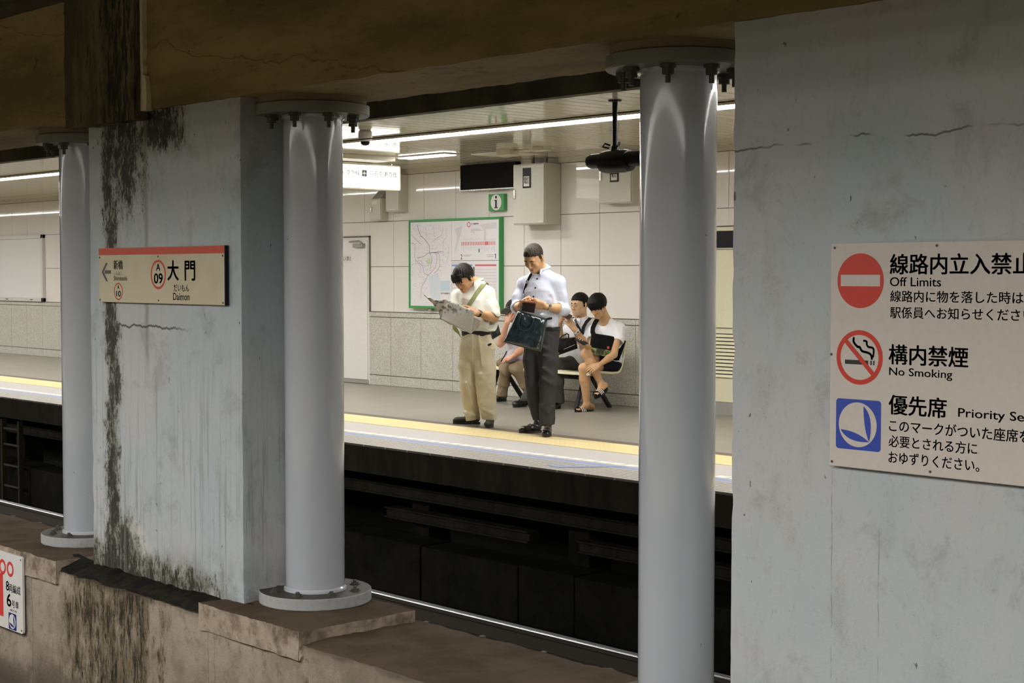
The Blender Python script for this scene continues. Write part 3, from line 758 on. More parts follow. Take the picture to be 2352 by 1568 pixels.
def rrect(x0, x1, z0, z1, r, n=6):
    o = []
    for cx, cz, a in ((x1 - r, z1 - r, 0), (x0 + r, z1 - r, 90), (x0 + r, z0 + r, 180), (x1 - r, z0 + r, 270)):
        for i in range(n + 1): o.append((cx + r * math.cos(math.radians(a + 90 * i / n)), cz + r * math.sin(math.radians(a + 90 * i / n))))
    return o
def seat_symbol(t, cx, cz, s, y, blue, white):
    """white leaf-like seat mark in a circle on a blue square; s = half width"""
    q0, q1, q3 = onY(y - 0.0008), onY(y - 0.0016), onY(y - 0.0024)
    b = MB(); poly(b, rrect(cx - s, cx + s, cz - s * 0.955, cz + s * 0.955, s * 0.13), q0); obj('blue_square', b, blue, t)
    b = MB(); poly(b, ring_pts(cx - 0.02 * s, cz + 0.0 * s, 0.845 * s, 60), q1); obj('white_disc', b, white, t)
    b = MB(); tip = (cx + 0.50 * s, cz - 0.62 * s)
    def leaf(b, p, a1, a2):
        L = []
        for k in range(13):
            u = k / 12; L.append(tuple((1 - u) ** 2 * p[j] + 2 * u * (1 - u) * a1[j] + u * u * tip[j] for j in (0, 1)))
        for k in range(1, 12):
            u = k / 12; L.append(tuple((1 - u) ** 2 * tip[j] + 2 * u * (1 - u) * a2[j] + u * u * p[j] for j in (0, 1)))
        poly(b, L, q3)
    leaf(b, (cx + 0.24 * s, cz + 0.72 * s), (cx + 0.24 * s, cz - 0.1 * s), (cx + 0.72 * s, cz + 0.35 * s))
    leaf(b, (cx - 0.78 * s, cz - 0.22 * s), (cx - 0.05 * s, cz - 0.22 * s), (cx - 0.45 * s, cz - 0.72 * s))
    obj('leaf_mark', b, blue, t)
seat_symbol(t, -3.101, 0.9745, 0.092, SY, m_navy, m_board)
write(t, 'heading_lettering', m_ink, q, ('線路内立入禁止', -2.979, -2.455, 1.496, 1.564, .035), ('構内禁煙', -2.980, -2.680, 1.191, 1.258, .035), ('優先席', -2.978, -2.757, 1.020, 1.087, .035))
write(t, 'english_lettering', m_ink, q, ('Off Limits', -2.979, -2.783, 1.4555, 1.486, .02), ('No Smoking', -2.978, -2.737, 1.145, 1.180, .02), ('Priority Seat', -2.713, -2.435, 1.020, 1.058, .02))
write(t, 'body_lettering', m_ink, q, ('線路内に物を落した時は', -2.977, -2.487, 1.402, 1.441, .02), ('駅係員へお知らせください。', -2.977, -2.432, 1.347, 1.386, .02), ('このマークがついた座席を', -2.976, -2.458, 0.961, 1.003, .02), ('必要とされる方に', -2.977, -2.643, 0.909, 0.949, .02), ('おゆずりください。', -2.977, -2.634, 0.854, 0.894, .02))
screws(t, [(-3.205, 1.588), (-2.80, 1.591), (-3.215, 1.215), (-3.209, 0.838), (-2.815, 0.838), (-2.40, 1.59), (-2.40, 0.838)], SY, 0.0045)

# car-stop sign on the low wall (left bottom)
LY = LOW_F - 0.03
t = thing('car_position_sign', 'white sign with red rings on the low wall, lower left corner', 'sign', (-9.35, LY, -0.80))
def lx(x, y): p = at_y(x, y, LY); return p.x, p.z
rx, _zz = lx(52, 1370)
b = MB(); b.prism(rrect(rx - 0.60, rx, -0.790, -0.298, 0.02), 1, LY, LY + 0.014); obj('panel', b, m_wht, t)
q = onY(LY - 0.0008); zz = lambda x, y: lx(x, y)
m_bred = flat('bright_red_ink', (0.72, 0.06, 0.05), 0.4)
for cx_, cy_ in ((6, 1301), (23.5, 1307)):
    b = MB(); c_ = zz(cx_, cy_); ring(b, c_[0], c_[1], 0.0495, 0.030, q); obj('red_ring', b, m_bred, t)
b = MB()
xr = zz(8, 1400)[0]; poly(b, [(xr - 0.30, -0.72), (xr, -0.72), (xr, -0.44), (xr - 0.30, -0.44)], q); obj('red_bar', b, m_bred, t)
def lt(txt, xl, xr_, yt, yb, bold):
    b = MB(); a, c_ = zz(xl, (yt + yb) / 2), zz(xr_, (yt + yb) / 2); tp, bt = zz((xl + xr_) / 2, yt), zz((xl + xr_) / 2, yb); letter(b, txt, a[0], c_[0], bt[1], tp[1], q, bold); obj('lettering', b, m_ink, t)
lt('8', 14, 20.5, 1334, 1355.5, .05); lt('両編成', 21, 47, 1343, 1363, .02); lt('6', 16, 25.5, 1363, 1392, .05); lt('号車', 27.5, 43, 1380, 1397, .03); lt('優先席', 23, 39, 1400, 1405, 0)
c_ = zz(29, 1427); seat_symbol(t, c_[0], c_[1], 0.056, LY, flat('navy_symbol_ink', (0.02, 0.03, 0.20), 0.4), m_wht)
screws(t, [(rx - 0.02, -0.318), (rx - 0.02, -0.770)], LY, 0.006)

# ------------------------------------------------------------------ things on the far wall
m_green = flat('green_enamel_frame', (0.055, 0.30, 0.085), 0.35)
m_paper = flat('pale_map_paper', (0.80, 0.775, 0.79), 0.3)
m_water = flat('pale_blue_print', (0.56, 0.67, 0.74), 0.4)
t = thing('map_board', 'large green framed board with railway map, behind the man with the newspaper', 'map board', (-14.9, WALL - 0.04, 1.05))
MX0, MX1, MZ0, MZ1, MY = -15.677, -13.925, 1.046, 2.186, WALL - 0.085
b = MB(); fw_ = 0.029; fr_ = 0.018
for lo, hi in (((MX0, MZ0), (MX0 + fw_, MZ1)), ((MX1 - fr_, MZ0), (MX1, MZ1)), ((MX0 + fw_, MZ0), (MX1 - fr_, MZ0 + fw_)), ((MX0 + fw_, MZ1 - fw_), (MX1 - fr_, MZ1))):
    b.bevbox((lo[0], MY, lo[1]), (hi[0], WALL - 0.012, hi[1]), 0.004)
obj('frame', b, m_green, t)
b = MB(); b.box((MX0 + 0.03, MY + 0.012, MZ0 + 0.03), (MX1 - 0.01, WALL - 0.013, MZ1 - 0.02)); obj('backing', b, m_joint, t)
SX = -14.83; PY = MY + 0.008; SZ = 1.655
def sheet(nm, x0, x1, z0, z1):
    b = MB(); b.box((x0, PY, z0), (x1, PY + 0.004, z1)); return obj(nm, b, m_paper, t)
sheet('map_sheet', MX0 + fw_ + 0.003, SX - 0.003, MZ0 + fw_ + 0.003, MZ1 - fw_ - 0.003); sheet('line_sheet', SX + 0.003, MX1 - fr_ - 0.003, SZ + 0.003, MZ1 - fw_ - 0.003); sheet('timetable_sheet', SX + 0.003, MX1 - fr_ - 0.003, MZ0 + fw_ + 0.003, SZ - 0.003)
def mp(px, py):      # zoomed crop pixel of the map board -> board coordinates
    p = at_y(920 + px / 6.532, 480 + py / 6.532, PY); return (p.x, p.z)
q = onY(PY - 0.0006); q2 = onY(PY - 0.0012)
b = MB(); poly(b, [mp(*p) for p in ((430, 1010), (560, 960), (610, 1080), (745, 1075), (742, 1230), (600, 1240), (605, 1430), (520, 1430), (440, 1280))], q); obj('water_area', b, flat('very_pale_blue_print', (0.66, 0.71, 0.75), 0.4), t)
b = MB(); poly(b, [mp(*p) for p in ((610, 1075), (742, 1075), (742, 1228), (610, 1228))], q2); obj('sea_inset', b, m_water, t)
b = MB(); poly(b, [mp(*p) for p in ((400, 740), (450, 735), (462, 800), (420, 860), (392, 810))], q); obj('park_patch', b, flat('pale_green_print', (0.60, 0.72, 0.48), 0.4), t)
def mline(b, pts, wd=0.006):
    P_ = []
    pts = [mp(*p) for p in pts]
    for i in range(len(pts) - 1):
        p0, p1, p2, p3 = pts[max(i - 1, 0)], pts[i], pts[i + 1], pts[min(i + 2, len(pts) - 1)]
        for k in range(4):
            u = k / 4; P_.append(tuple(0.5 * (2 * p1[j] + (p2[j] - p0[j]) * u + (2 * p0[j] - 5 * p1[j] + 4 * p2[j] - p3[j]) * u * u + (3 * p1[j] - p0[j] - 3 * p2[j] + p3[j]) * u ** 3) for j in (0, 1)))
    P_.append(pts[-1]); line(b, P_, wd, q2)
b = MB()
mline(b, [(250, 235), (280, 340), (310, 405), (360, 450), (430, 550), (435, 650)], 0.008); mline(b, [(435, 650), (470, 740), (455, 850), (445, 930)], 0.006); obj('dark_route_line', b, flat('slate_print', (0.20, 0.22, 0.30), 0.4), t)
b = MB()
mline(b, [(165, 510), (215, 540), (215, 720), (250, 790), (330, 850), (360, 960), (420, 990)], 0.006); mline(b, [(250, 730), (340, 715), (390, 680), (430, 655), (560, 660), (580, 700), (590, 830), (560, 910), (500, 965)], 0.006); obj('purple_route_line', b, flat('dull_purple_print', (0.36, 0.24, 0.36), 0.4), t)
b = MB()
mline(b, [(430, 655), (510, 650), (630, 635)], 0.007); mline(b, [(165, 380), (240, 470), (310, 525)], 0.005); mline(b, [(400, 1030), (360, 1100), (315, 1180), (305, 1340)], 0.006); mline(b, [(545, 660), (545, 780), (520, 880), (440, 970), (395, 1020)], 0.006); obj('red_route_line', b, flat('dull_red_print', (0.52, 0.22, 0.25), 0.4), t)
b = MB()
mline(b, [(640, 280), (615, 390), (540, 440), (480, 490)], 0.006); mline(b, [(385, 260), (392, 420)], 0.004); mline(b, [(495, 250), (505, 400)], 0.004); mline(b, [(680, 280), (685, 420), (640, 500), (640, 700)], 0.004); mline(b, [(720, 560), (725, 680), (690, 790)], 0.005); mline(b, [(160, 840), (260, 820), (300, 880), (290, 960)], 0.004); mline(b, [(250, 790), (300, 770), (360, 850), (430, 840)], 0.005); obj('grey_route_line', b, flat('mid_grey_print', (0.42, 0.42, 0.44), 0.4), t)
random.seed(11)
b = MB()
for i in range(700):
    px, py = random.uniform(160, 740), random.uniform(215, 1430)
    if 430 < px < 745 and 1000 < py < 1400: continue
    if random.random() < math.hypot((px - 400) / 420, (py - 800) / 620) - 0.25: continue
    c_ = mp(px, py); L = random.uniform(0.006, 0.022); a = random.choice((0, 0, 0, 0.6, -0.6))
    line(b, [(c_[0] - L / 2 * math.cos(a), c_[1] - L / 2 * math.sin(a)), (c_[0] + L / 2 * math.cos(a), c_[1] + L / 2 * math.sin(a))], 0.0038, q2)
obj('station_names', b, flat('small_print_grey', (0.47, 0.41, 0.44), 0.4), t)['kind'] = 'stuff'
def ml(txt, x0, y0, x1, y1, bold=0.01):
    b = MB(); a, c_ = mp(x0, y1), mp(x1, y0); letter(b, txt, a[0], c_[0], a[1], c_[1], q2, bold); obj('lettering', b, m_ink, t)
ml('地下鉄案内', 606, 1252, 735, 1278, 0.02); ml('2', 902, 680, 928, 752, 0.02); b = MB(); digit_one(b, mp(1408, 742)[0], mp(1432, 742)[0], mp(1420, 742)[1], mp(1420, 672)[1], q2); obj('lettering', b, m_ink, t); ml('地下鉄路線図', 1058, 208, 1170, 232, 0.02)
b = MB(); c_ = mp(1024, 232); ring(b, c_[0], c_[1], 0.033, 0.023, q2, n=30); obj('line_ring', b, flat('print_red', (0.60, 0.10, 0.12), 0.4), t)
b = MB()
for i in range(21):
    x = 916 + 24.6 * i
    if 14 <= i <= 15: x0, x1 = x, x + 26
    else: x0, x1 = x, x + 13
    poly(b, [mp(x0, 548 - 0.02 * (x - 916)), mp(x1, 548 - 0.02 * (x - 916)), mp(x1, 492 - 0.02 * (x - 916)), mp(x0, 492 - 0.02 * (x - 916))], q2)
obj('red_bars', b, flat('bar_red_print', (0.66, 0.20, 0.21), 0.4), t)
b = MB()
for i in range(21):
    x = 922 + 24.6 * i; L = random.uniform(25, 85)
    line(b, [mp(x, 556), mp(x, 556 + L)], 0.005, q2); L = random.uniform(15, 45); line(b, [mp(x, 470), mp(x + L * 0.4, 470 - L)], 0.005, q2)
for (x0, y0, x1) in ((940, 688, 1070), (945, 705, 1040), (1295, 685, 1390), (1295, 708, 1395), (1060, 300, 1200), (1060, 320, 1220), (1060, 345, 1110), (775, 806, 1000)): line(b, [mp(x0, y0), mp(x1, y0)], 0.007, q2)
obj('small_print', b, flat('light_print_grey', (0.50, 0.47, 0.49), 0.4), t)
b = MB(); poly(b, [mp(*p) for p in ((810, 300), (930, 240), (900, 380), (830, 640), (812, 640), (850, 420))], q); obj('faded_building_plan', b, flat('faint_grey_print', (0.68, 0.65, 0.67), 0.4), t)
b = MB(); poly(b, [mp(*p) for p in ((1190, 240), (1290, 215), (1445, 195), (1440, 290), (1285, 300), (1285, 470), (1250, 470), (1250, 320))], q); obj('faded_building_plan', b, flat('faint_grey_print', (0.68, 0.65, 0.67), 0.4), t)
b = MB(); c_ = mp(1180, 622); poly(b, rrect(c_[0] - 0.012, c_[0] + 0.012, c_[1] - 0.022, c_[1] + 0.022, 0.008), q2); obj('green_marker', b, flat('dark_green_print', (0.03, 0.22, 0.14), 0.4), t)
b = MB(); poly(b, [mp(*p) for p in ((770, 858), (1078, 856), (1078, 830), (770, 832))], q2); obj('blue_heading', b, flat('heading_blue_print', (0.20, 0.29, 0.62), 0.4), t)
b = MB(); poly(b, [mp(*p) for p in ((1118, 856), (1438, 855), (1438, 828), (1118, 829))], q2); obj('red_heading', b, flat('heading_red_print', (0.62, 0.16, 0.18), 0.4), t)
b = MB(); poly(b, [mp(*p) for p in ((1088, 1200), (1113, 1200), (1113, 866), (1088, 866))], q2); obj('dark_heading', b, flat('heading_grey_print', (0.16, 0.15, 0.16), 0.4), t)
b = MB()
for i in range(11):
    y = 895 + 46 * i; poly(b, [mp(*p) for p in ((1120, y + 20), (1438, y + 19), (1438, y), (1120, y))], q2); poly(b, [mp(*p) for p in ((770, y + 20), (1078, y + 19), (1078, y), (770, y))], q2)
obj('table_rows', b, flat('pale_pink_print', (0.72, 0.66, 0.67), 0.4), t)
for xx in (-15.28, -14.40): b = MB(); b.bevbox((xx - 0.03, WALL - 0.07, MZ0 - 0.035), (xx + 0.03, WALL - 0.012, MZ0 + 0.002), 0.005); obj('lower_bracket', b, m_grey, t)

t = thing('information_sign', 'small square green sign with a black i, on the wall above the map board', 'sign', (-14.05, WALL, 2.26))
b = MB(); b.bevbox((-14.142, WALL - 0.07, 2.259), (-13.866, WALL - 0.012, 2.464), 0.004); obj('box', b, m_green, t)
q = onY(WALL - 0.0708); q2 = onY(WALL - 0.0714)
ci = (-14.004, 2.3615)
b = MB(); poly(b, ring_pts(*ci, 0.096, 48), q); obj('white_disc', b, m_wht, t)
b = MB(); poly(b, ring_pts(ci[0], ci[1] + 0.062, 0.018, 24), q2); poly(b, [(ci[0] - .03, ci[1] + .03), (ci[0] + .015, ci[1] + .03), (ci[0] + .015, ci[1] - .058), (ci[0] + .032, ci[1] - .058), (ci[0] + .032, ci[1] - .072), (ci[0] - .032, ci[1] - .072), (ci[0] - .032, ci[1] - .058), (ci[0] - .016, ci[1] - .058), (ci[0] - .016, ci[1] + .017), (ci[0] - .03, ci[1] + .017)], q2); obj('letter_i', b, m_ink, t)

t = thing('display_screen', 'dark unlit display screen on the wall left of the big grey cabinet', 'display', (-14.15, WALL, 2.52))
b = MB(); b.bevbox((-14.62, WALL - 0.10, 2.533), (-13.62, WALL - 0.012, 2.838), 0.004); obj('casing', b, flat('unlit_screen_black', (0.008, 0.008, 0.008), 0.7, spec=0.1), t)
b = MB(); b.bevbox((-14.63, WALL - 0.108, 2.515), (-13.62, WALL - 0.012, 2.532), 0.003); b.bevbox((-14.638, WALL - 0.108, 2.515), (-14.622, WALL - 0.012, 2.838), 0.003); obj('lower_trim', b, m_steel, t)

def cabinet(name, label, x0, x1, z0, z1, dep, parts):
    t = thing(name, label, 'cabinet', ((x0 + x1) / 2, WALL, z0), 'grey metal cabinets on the far wall')
    m = flat('grey_beige_cabinet_paint', (0.56, 0.535, 0.44), 0.35)
    b = MB(); b.bevbox((x0, WALL - dep, z0), (x1, WALL - 0.012, z1), 0.006); obj('body', b, m, t)
    b = MB(); b.bevbox((x0 + 0.012, WALL - dep - 0.012, z0 + 0.012), (x1 - 0.012, WALL - dep - 0.0004, z1 - 0.012), 0.004); d = obj('door', b, flat('silver_grey_cabinet_door', (0.60, 0.585, 0.51), 0.3), t)
    fy = WALL - dep - 0.012
    for p in parts:
        k = p[0]; ax, az, bx, bz = p[1:5]
        ax, bx, az, bz = x0 + ax * (x1 - x0), x0 + bx * (x1 - x0), z0 + az * (z1 - z0), z0 + bz * (z1 - z0)
        if k == 'window':
            b = MB(); b.bevbox((ax, fy - 0.008, az), (bx, fy - 0.0003, bz), 0.004); w_ = obj('meter_window', b, m_black, d)
            b = MB(); b.box((ax + 0.02, fy - 0.0095, az + 0.02), (bx - 0.02, fy - 0.0082, (az + bz) / 2 + 0.02)); obj('paper_tag', b, m_wht, d)
            b = MB(); letter(b, '電灯', ax + 0.028, bx - 0.028, az + 0.05, az + 0.13, onY(fy - 0.0102), 0.02); obj('tag_lettering', b, m_ink, d)
        if k == 'handle': b = MB(); b.bevbox((ax, fy - 0.014, az), (bx, fy - 0.0003, bz), 0.004); obj('handle', b, m_steel, d)
        if k == 'plate': b = MB(); b.box((ax, fy - 0.002, az), (bx, fy - 0.0003, bz)); obj('name_plate', b, m_wht, d)
    return t
cabinet('wall_cabinet', 'biggest grey metal wall cabinet, with a narrow dark window, above the standing man', -13.48, -12.94, 2.070, 2.78, 0.27, [('window', 0.33, 0.60, 0.58, 0.93), ('handle', 0.04, 0.43, 0.10, 0.58), ('plate', 0.28, 0.945, 0.66, 0.965), ('plate', 0.82, 0.03, 0.95, 0.05)])
cabinet('wall_cabinet', 'grey wall cabinet with a small dark window, below the black hanging tube', -12.155, -11.65, 2.277, 2.79, 0.185, [('window', 0.36, 0.46, 0.62, 0.72), ('handle', 0.04, 0.5, 0.10, 0.72), ('plate', 0.38, 0.53, 0.52, 0.56)])
cabinet('wall_cabinet', 'grey wall cabinet partly hidden behind the lit hanging sign', -16.064, -15.77, 2.30, 2.78, 0.15, [('handle', 0.1, 0.72, 0.2, 0.84), ('plate', 0.2, 0.05, 0.8, 0.07)])
t = cabinet('wall_cabinet', 'smallest grey wall cabinet, with a sloped dark vent on top, above the white door', -16.434, -16.186, 2.195, 2.485, 0.125, [('handle', 0.14, 0.4, 0.24, 0.62), ('plate', 0.2, 0.74, 0.7, 0.9)])
b = MB(); b.prism([(WALL - 0.12, 2.4852), (WALL - 0.012, 2.4852), (WALL - 0.012, 2.59)], 0, -16.40, -16.21); obj('top_vent', b, m_grey, t)
for x, lb in ((-13.30, 'left one of two short conduits rising from the biggest cabinet'), (-13.08, 'right one of two short conduits rising from the biggest cabinet')):
    b = MB(); b.tube([(x, WALL - 0.12, 2.788), (x, WALL - 0.12, CEIL + 0.005)], 0.02, 10); tag(obj('conduit', b, m_grey, smooth=True), lb, 'pipe', 'conduits above the biggest cabinet')

t = thing('ceiling_box', 'small cream electrical box under the ceiling above the biggest grey cabinet', 'junction box', (-12.5, 11.57, CEIL))
b = MB(); b.bevbox((-12.60, 11.50, CEIL - 0.065), (-12.38, 11.64, CEIL + 0.002), 0.008); obj('box', b, m_case, t)
b = MB(); b.bevbox((-12.03, 11.50, CEIL - 0.05), (-11.85, 11.62, CEIL + 0.002), 0.008); obj('junction', b, m_case, t)
b = MB(); b.tube([(-12.38, 11.57, CEIL - 0.02), (-12.03, 11.57, CEIL - 0.02)], 0.012, 8); obj('conduit', b, m_case, t)

# hanging lit direction sign, across the platform
HX, HY0, HY1, HZ0, HZ1 = -14.50, 10.45, 11.69, 2.480, 2.778
t = thing('hanging_sign', 'glowing white direction sign hanging across the platform beside the middle pillar', 'lit sign', (HX - 0.06, 11.07, 2.48))
m_lit = Mat('lit_sign_face', (0.9, 0.9, 0.88), 0.3).emit((1.0, 0.99, 0.94), SIGN_POWER)
b = MB()
for a_, c_ in (((HY0, HZ0), (HY1, HZ0 + 0.016)), ((HY0, HZ1 - 0.016), (HY1, HZ1)), ((HY0, HZ0), (HY0 + 0.014, HZ1)), ((HY1 - 0.014, HZ0), (HY1, HZ1))): b.bevbox((HX - 0.12, a_[0], a_[1]), (HX, c_[0], c_[1]), 0.003)
obj('frame', b, m_case, t)
b = MB(); b.box((HX - 0.11, HY0 + 0.014, HZ0 + 0.016), (HX - 0.006, HY1 - 0.014, HZ1 - 0.016)); obj('glowing_face', b, m_lit, t)
onX = lambda u, v: (HX - 0.005, u, v)
write(t, 'lettering', flat('faded_sign_ink', (0.16, 0.16, 0.15), 0.6), onX, ('京急線', 10.89, 11.08, 2.635, 2.70, .02), ('羽田空港方面', 11.22, 11.64, 2.635, 2.70, .02), ('A-08', 10.80, 10.93, 2.53, 2.57, 0), ('西馬込', 10.62, 10.86, 2.635, 2.70, .02), ('A-07', 10.62, 10.80, 2.53, 2.57, 0))
b = MB(); digit_one(b, 10.49, 10.575, 2.53, 2.72, onX); obj('lettering', b, m_ink, t)
b = MB(); poly(b, [(11.115, 2.63), (11.185, 2.63), (11.185, 2.705), (11.115, 2.705)], onX); obj('symbol_square', b, m_ink, t)
onX2 = lambda u, v: (HX - 0.0045, u, v)
b = MB(); poly(b, [(11.15 + dx, 2.668 + dz) for dx, dz in ((0, .032), (.006, .01), (.028, -.002), (.028, -.01), (.006, -.006), (.004, -.02), (.012, -.027), (-.012, -.027), (-.004, -.02), (-.006, -.006), (-.028, -.01), (-.028, -.002), (-.006, .01))], onX2); obj('plane_symbol', b, m_wht, t)
for yy in (10.75, 11.60): b = MB(); b.tube([(HX - 0.06, yy, HZ1 - 0.002), (HX - 0.06, yy, CEIL - 0.055)], 0.009, 8); obj('hanger', b, m_steel, t)

# dome camera
t = thing('dome_camera', 'small white egg-shaped camera under the ceiling in front of the strip light', 'security camera', (-11.66, 8.98, 2.856))
b = MB(); b.lathe([(0.028, 2.858), (0.050, 2.852), (0.062, 2.835), (0.066, 2.80), (0.064, 2.765), (0.052, 2.742), (0.01, 2.738)], (-11.72, 9.02, 0), 2, 32); obj('housing', b, m_wht, t, smooth=True)
b = MB(); b.lathe([(0.01, 2.7375), (0.046, 2.7375), (0.043, 2.722), (0.030, 2.709), (0.010, 2.704)], (-11.72, 9.02, 0), 2, 24); obj('lens_dome', b, m_black, t, smooth=True)

# black tube camera hung on a pole
t = thing('hanging_tube', 'black tube-shaped housing hung from the ceiling on a pole left of the right pillar', 'camera housing', (-8.37, 8.9, 2.85))
b = MB(); b.lathe([(0.055, 2.851), (0.05, 2.84), (0.018, 2.835)], (-8.372, 8.9, 0), 2, 24); obj('ceiling_plate', b, m_black, t, smooth=True)
b = MB(); b.lathe([(0.021, 2.84), (0.0195, 2.50), (0.030, 2.49), (0.034, 2.455), (0.05, 2.44)], (-8.372, 8.9, 0), 2, 20); obj('pole', b, m_black, t, smooth=True)
b = MB(); b.lathe([(0.03, -8.655), (0.050, -8.648), (0.058, -8.62), (0.060, -8.50), (0.060, -8.02), (0.05, -8.0)], (0, 8.9, 2.385), 0, 28); obj('tube', b, m_black, t, smooth=True)
b = MB(); b.lathe([(0.058, -8.50), (0.082, -8.495), (0.090, -8.44), (0.090, -8.27), (0.082, -8.215), (0.058, -8.21)], (0, 8.9, 2.372), 0, 28); obj('clamp', b, m_black, t, smooth=True)
b = MB(); b.tube([(-8.42, 8.9, 2.50), (-8.45, 8.87, 2.515), (-8.455, 8.85, 2.49), (-8.41, 8.87, 2.475)], 0.007, 8); b.tube([(-8.325, 8.9, 2.50), (-8.295, 8.87, 2.515), (-8.29, 8.85, 2.49), (-8.335, 8.87, 2.475)], 0.007, 8); obj('cable_loop', b, m_black, t)

# door
DX0, DX1 = -17.45, -16.59
mb = MB(); mb.box((DX0 - 0.025, WALL - 0.03, 0), (DX0, WALL + 0.01, 2.0)); mb.box((DX1, WALL - 0.03, 0.98), (DX1 + 0.02, WALL + 0.01, 2.0)); mb.box((DX0 - 0.025, WALL - 0.03, 1.98), (DX1 + 0.02, WALL + 0.01, 2.0)); struct('trim_23', mb, m_joint)
t = thing('door_1', 'white metal door left of the map board, its left part behind the middle pillar', 'door', ((DX0 + DX1) / 2, WALL, 0)); t['kind'] = 'structure'
b = MB(); b.box((DX0, WALL - 0.022, 0.004), (DX1, WALL + 0.05, 1.98)); obj('door_frame', b, m_wht, t)
b = MB(); b.bevbox((DX0 + 0.04, WALL - 0.034, 0.06), (DX1 - 0.035, WALL - 0.0221, 1.935), 0.003); leaf_ = obj('door_leaf', b, flat('white_door_paint', (0.80, 0.78, 0.745), 0.35), t)
b = MB(); b.box((DX0 + 0.04, WALL - 0.03, 0.006), (DX1 - 0.02, WALL - 0.0222, 0.055)); obj('sill', b, m_grey, t)
b = MB(); b.bevbox((-16.88, WALL - 0.085, 1.845), (-16.66, WALL - 0.0345, 1.90), 0.008); obj('door_closer', b, m_grey, t)
b = MB(); b.tube([(-16.70, WALL - 0.06, 1.90), (-16.78, WALL - 0.05, 1.935), (-17.0, WALL - 0.045, 1.925)], 0.011, 8); obj('closer_arm', b, m_grey, t)
q = onY(WALL - 0.0348); b = MB(); poly(b, [(-17.40, 1.64), (-16.96, 1.64), (-16.96, 1.76), (-17.40, 1.76)], q); obj('notice_plate', b, m_wht, t)
b = MB(); letter(b, '関係者以外立入禁止', -17.43, -16.975, 1.67, 1.73, onY(WALL - 0.0354), 0.02); obj('notice_lettering', b, m_ink, t)

# beige louvred panel in the right gap
BX0, BX1 = -11.2, -9.2
m_beige = flat('pale_yellow_beige_enamel', (0.74, 0.70, 0.50), 0.35)
t = thing('door_2', 'pale beige louvred metal panel seen in the slit between pillar and right column', 'panel door', ((BX0 + BX1) / 2, WALL, 0)); t['kind'] = 'structure'
b = MB(); b.bevbox((BX0, WALL - 0.05, 0.135), (BX1, WALL + 0.01, 1.985), 0.004); obj('panel', b, m_beige, t)
b = MB(); b.box((BX0 + 0.03, WALL - 0.0515, 1.765), (BX1 - 0.03, WALL - 0.0502, 1.945)); obj('dark_window', b, m_black, t)
b = MB(); b.box((BX0, WALL - 0.056, 0.915), (BX1, WALL - 0.0502, 0.925)); b.box((BX0, WALL - 0.056, 1.745), (BX1, WALL - 0.0502, 1.757)); obj('seam', b, m_steel, t)
b = MB()
for i in range(12): b.prism([(WALL - 0.0502, 0.40 + 0.0385 * i), (WALL - 0.07, 0.40 + 0.0385 * i), (WALL - 0.0502, 0.428 + 0.0385 * i)], 0, BX0 + 0.05, BX1 - 0.05)
obj('louvre', b, m_beige, t)
b = MB()
for i in range(12): b.box((BX0 + 0.05, WALL - 0.0512, 0.4285 + 0.0385 * i), (BX1 - 0.05, WALL - 0.0503, 0.4375 + 0.0385 * i))
obj('louvre_gap', b, m_black, t)
mb = MB(); mb.box((BX0, WALL - 0.045, 0.0), (BX1, WALL + 0.01, 0.134)); struct('trim_24', mb, m_grey)

# empty poster frame at far left
t = thing('poster_frame', 'large empty white poster panel on the wall at the far left edge', 'poster board', (-27.2, WALL, 1.0))
PX0, PX1_ = -28.6, -26.05
b = MB()
for lo, hi in (((PX0, 0.985), (PX0 + 0.07, 2.19)), ((PX1_ - 0.07, 0.985), (PX1_, 2.19)), ((PX0, 0.985), (PX1_, 1.055)), ((PX0, 2.12), (PX1_, 2.19))): b.bevbox((lo[0], WALL - 0.07, lo[1]), (hi[0], WALL - 0.0121, hi[1]), 0.004)
obj('frame', b, flat('silver_frame', (0.62, 0.60, 0.57), 0.35), t)
b = MB(); b.box((PX0 + 0.05, WALL - 0.045, 1.03), (PX1_ - 0.05, WALL - 0.0122, 2.15)); obj('white_sheet', b, flat('blank_poster_white', (0.80, 0.79, 0.78), 0.12), t)
for xx in (-27.5, -26.5): b = MB(); b.bevbox((xx - 0.05, WALL - 0.073, 1.012), (xx + 0.05, WALL - 0.0702, 1.026), 0.001); obj('latch', b, m_black, t)

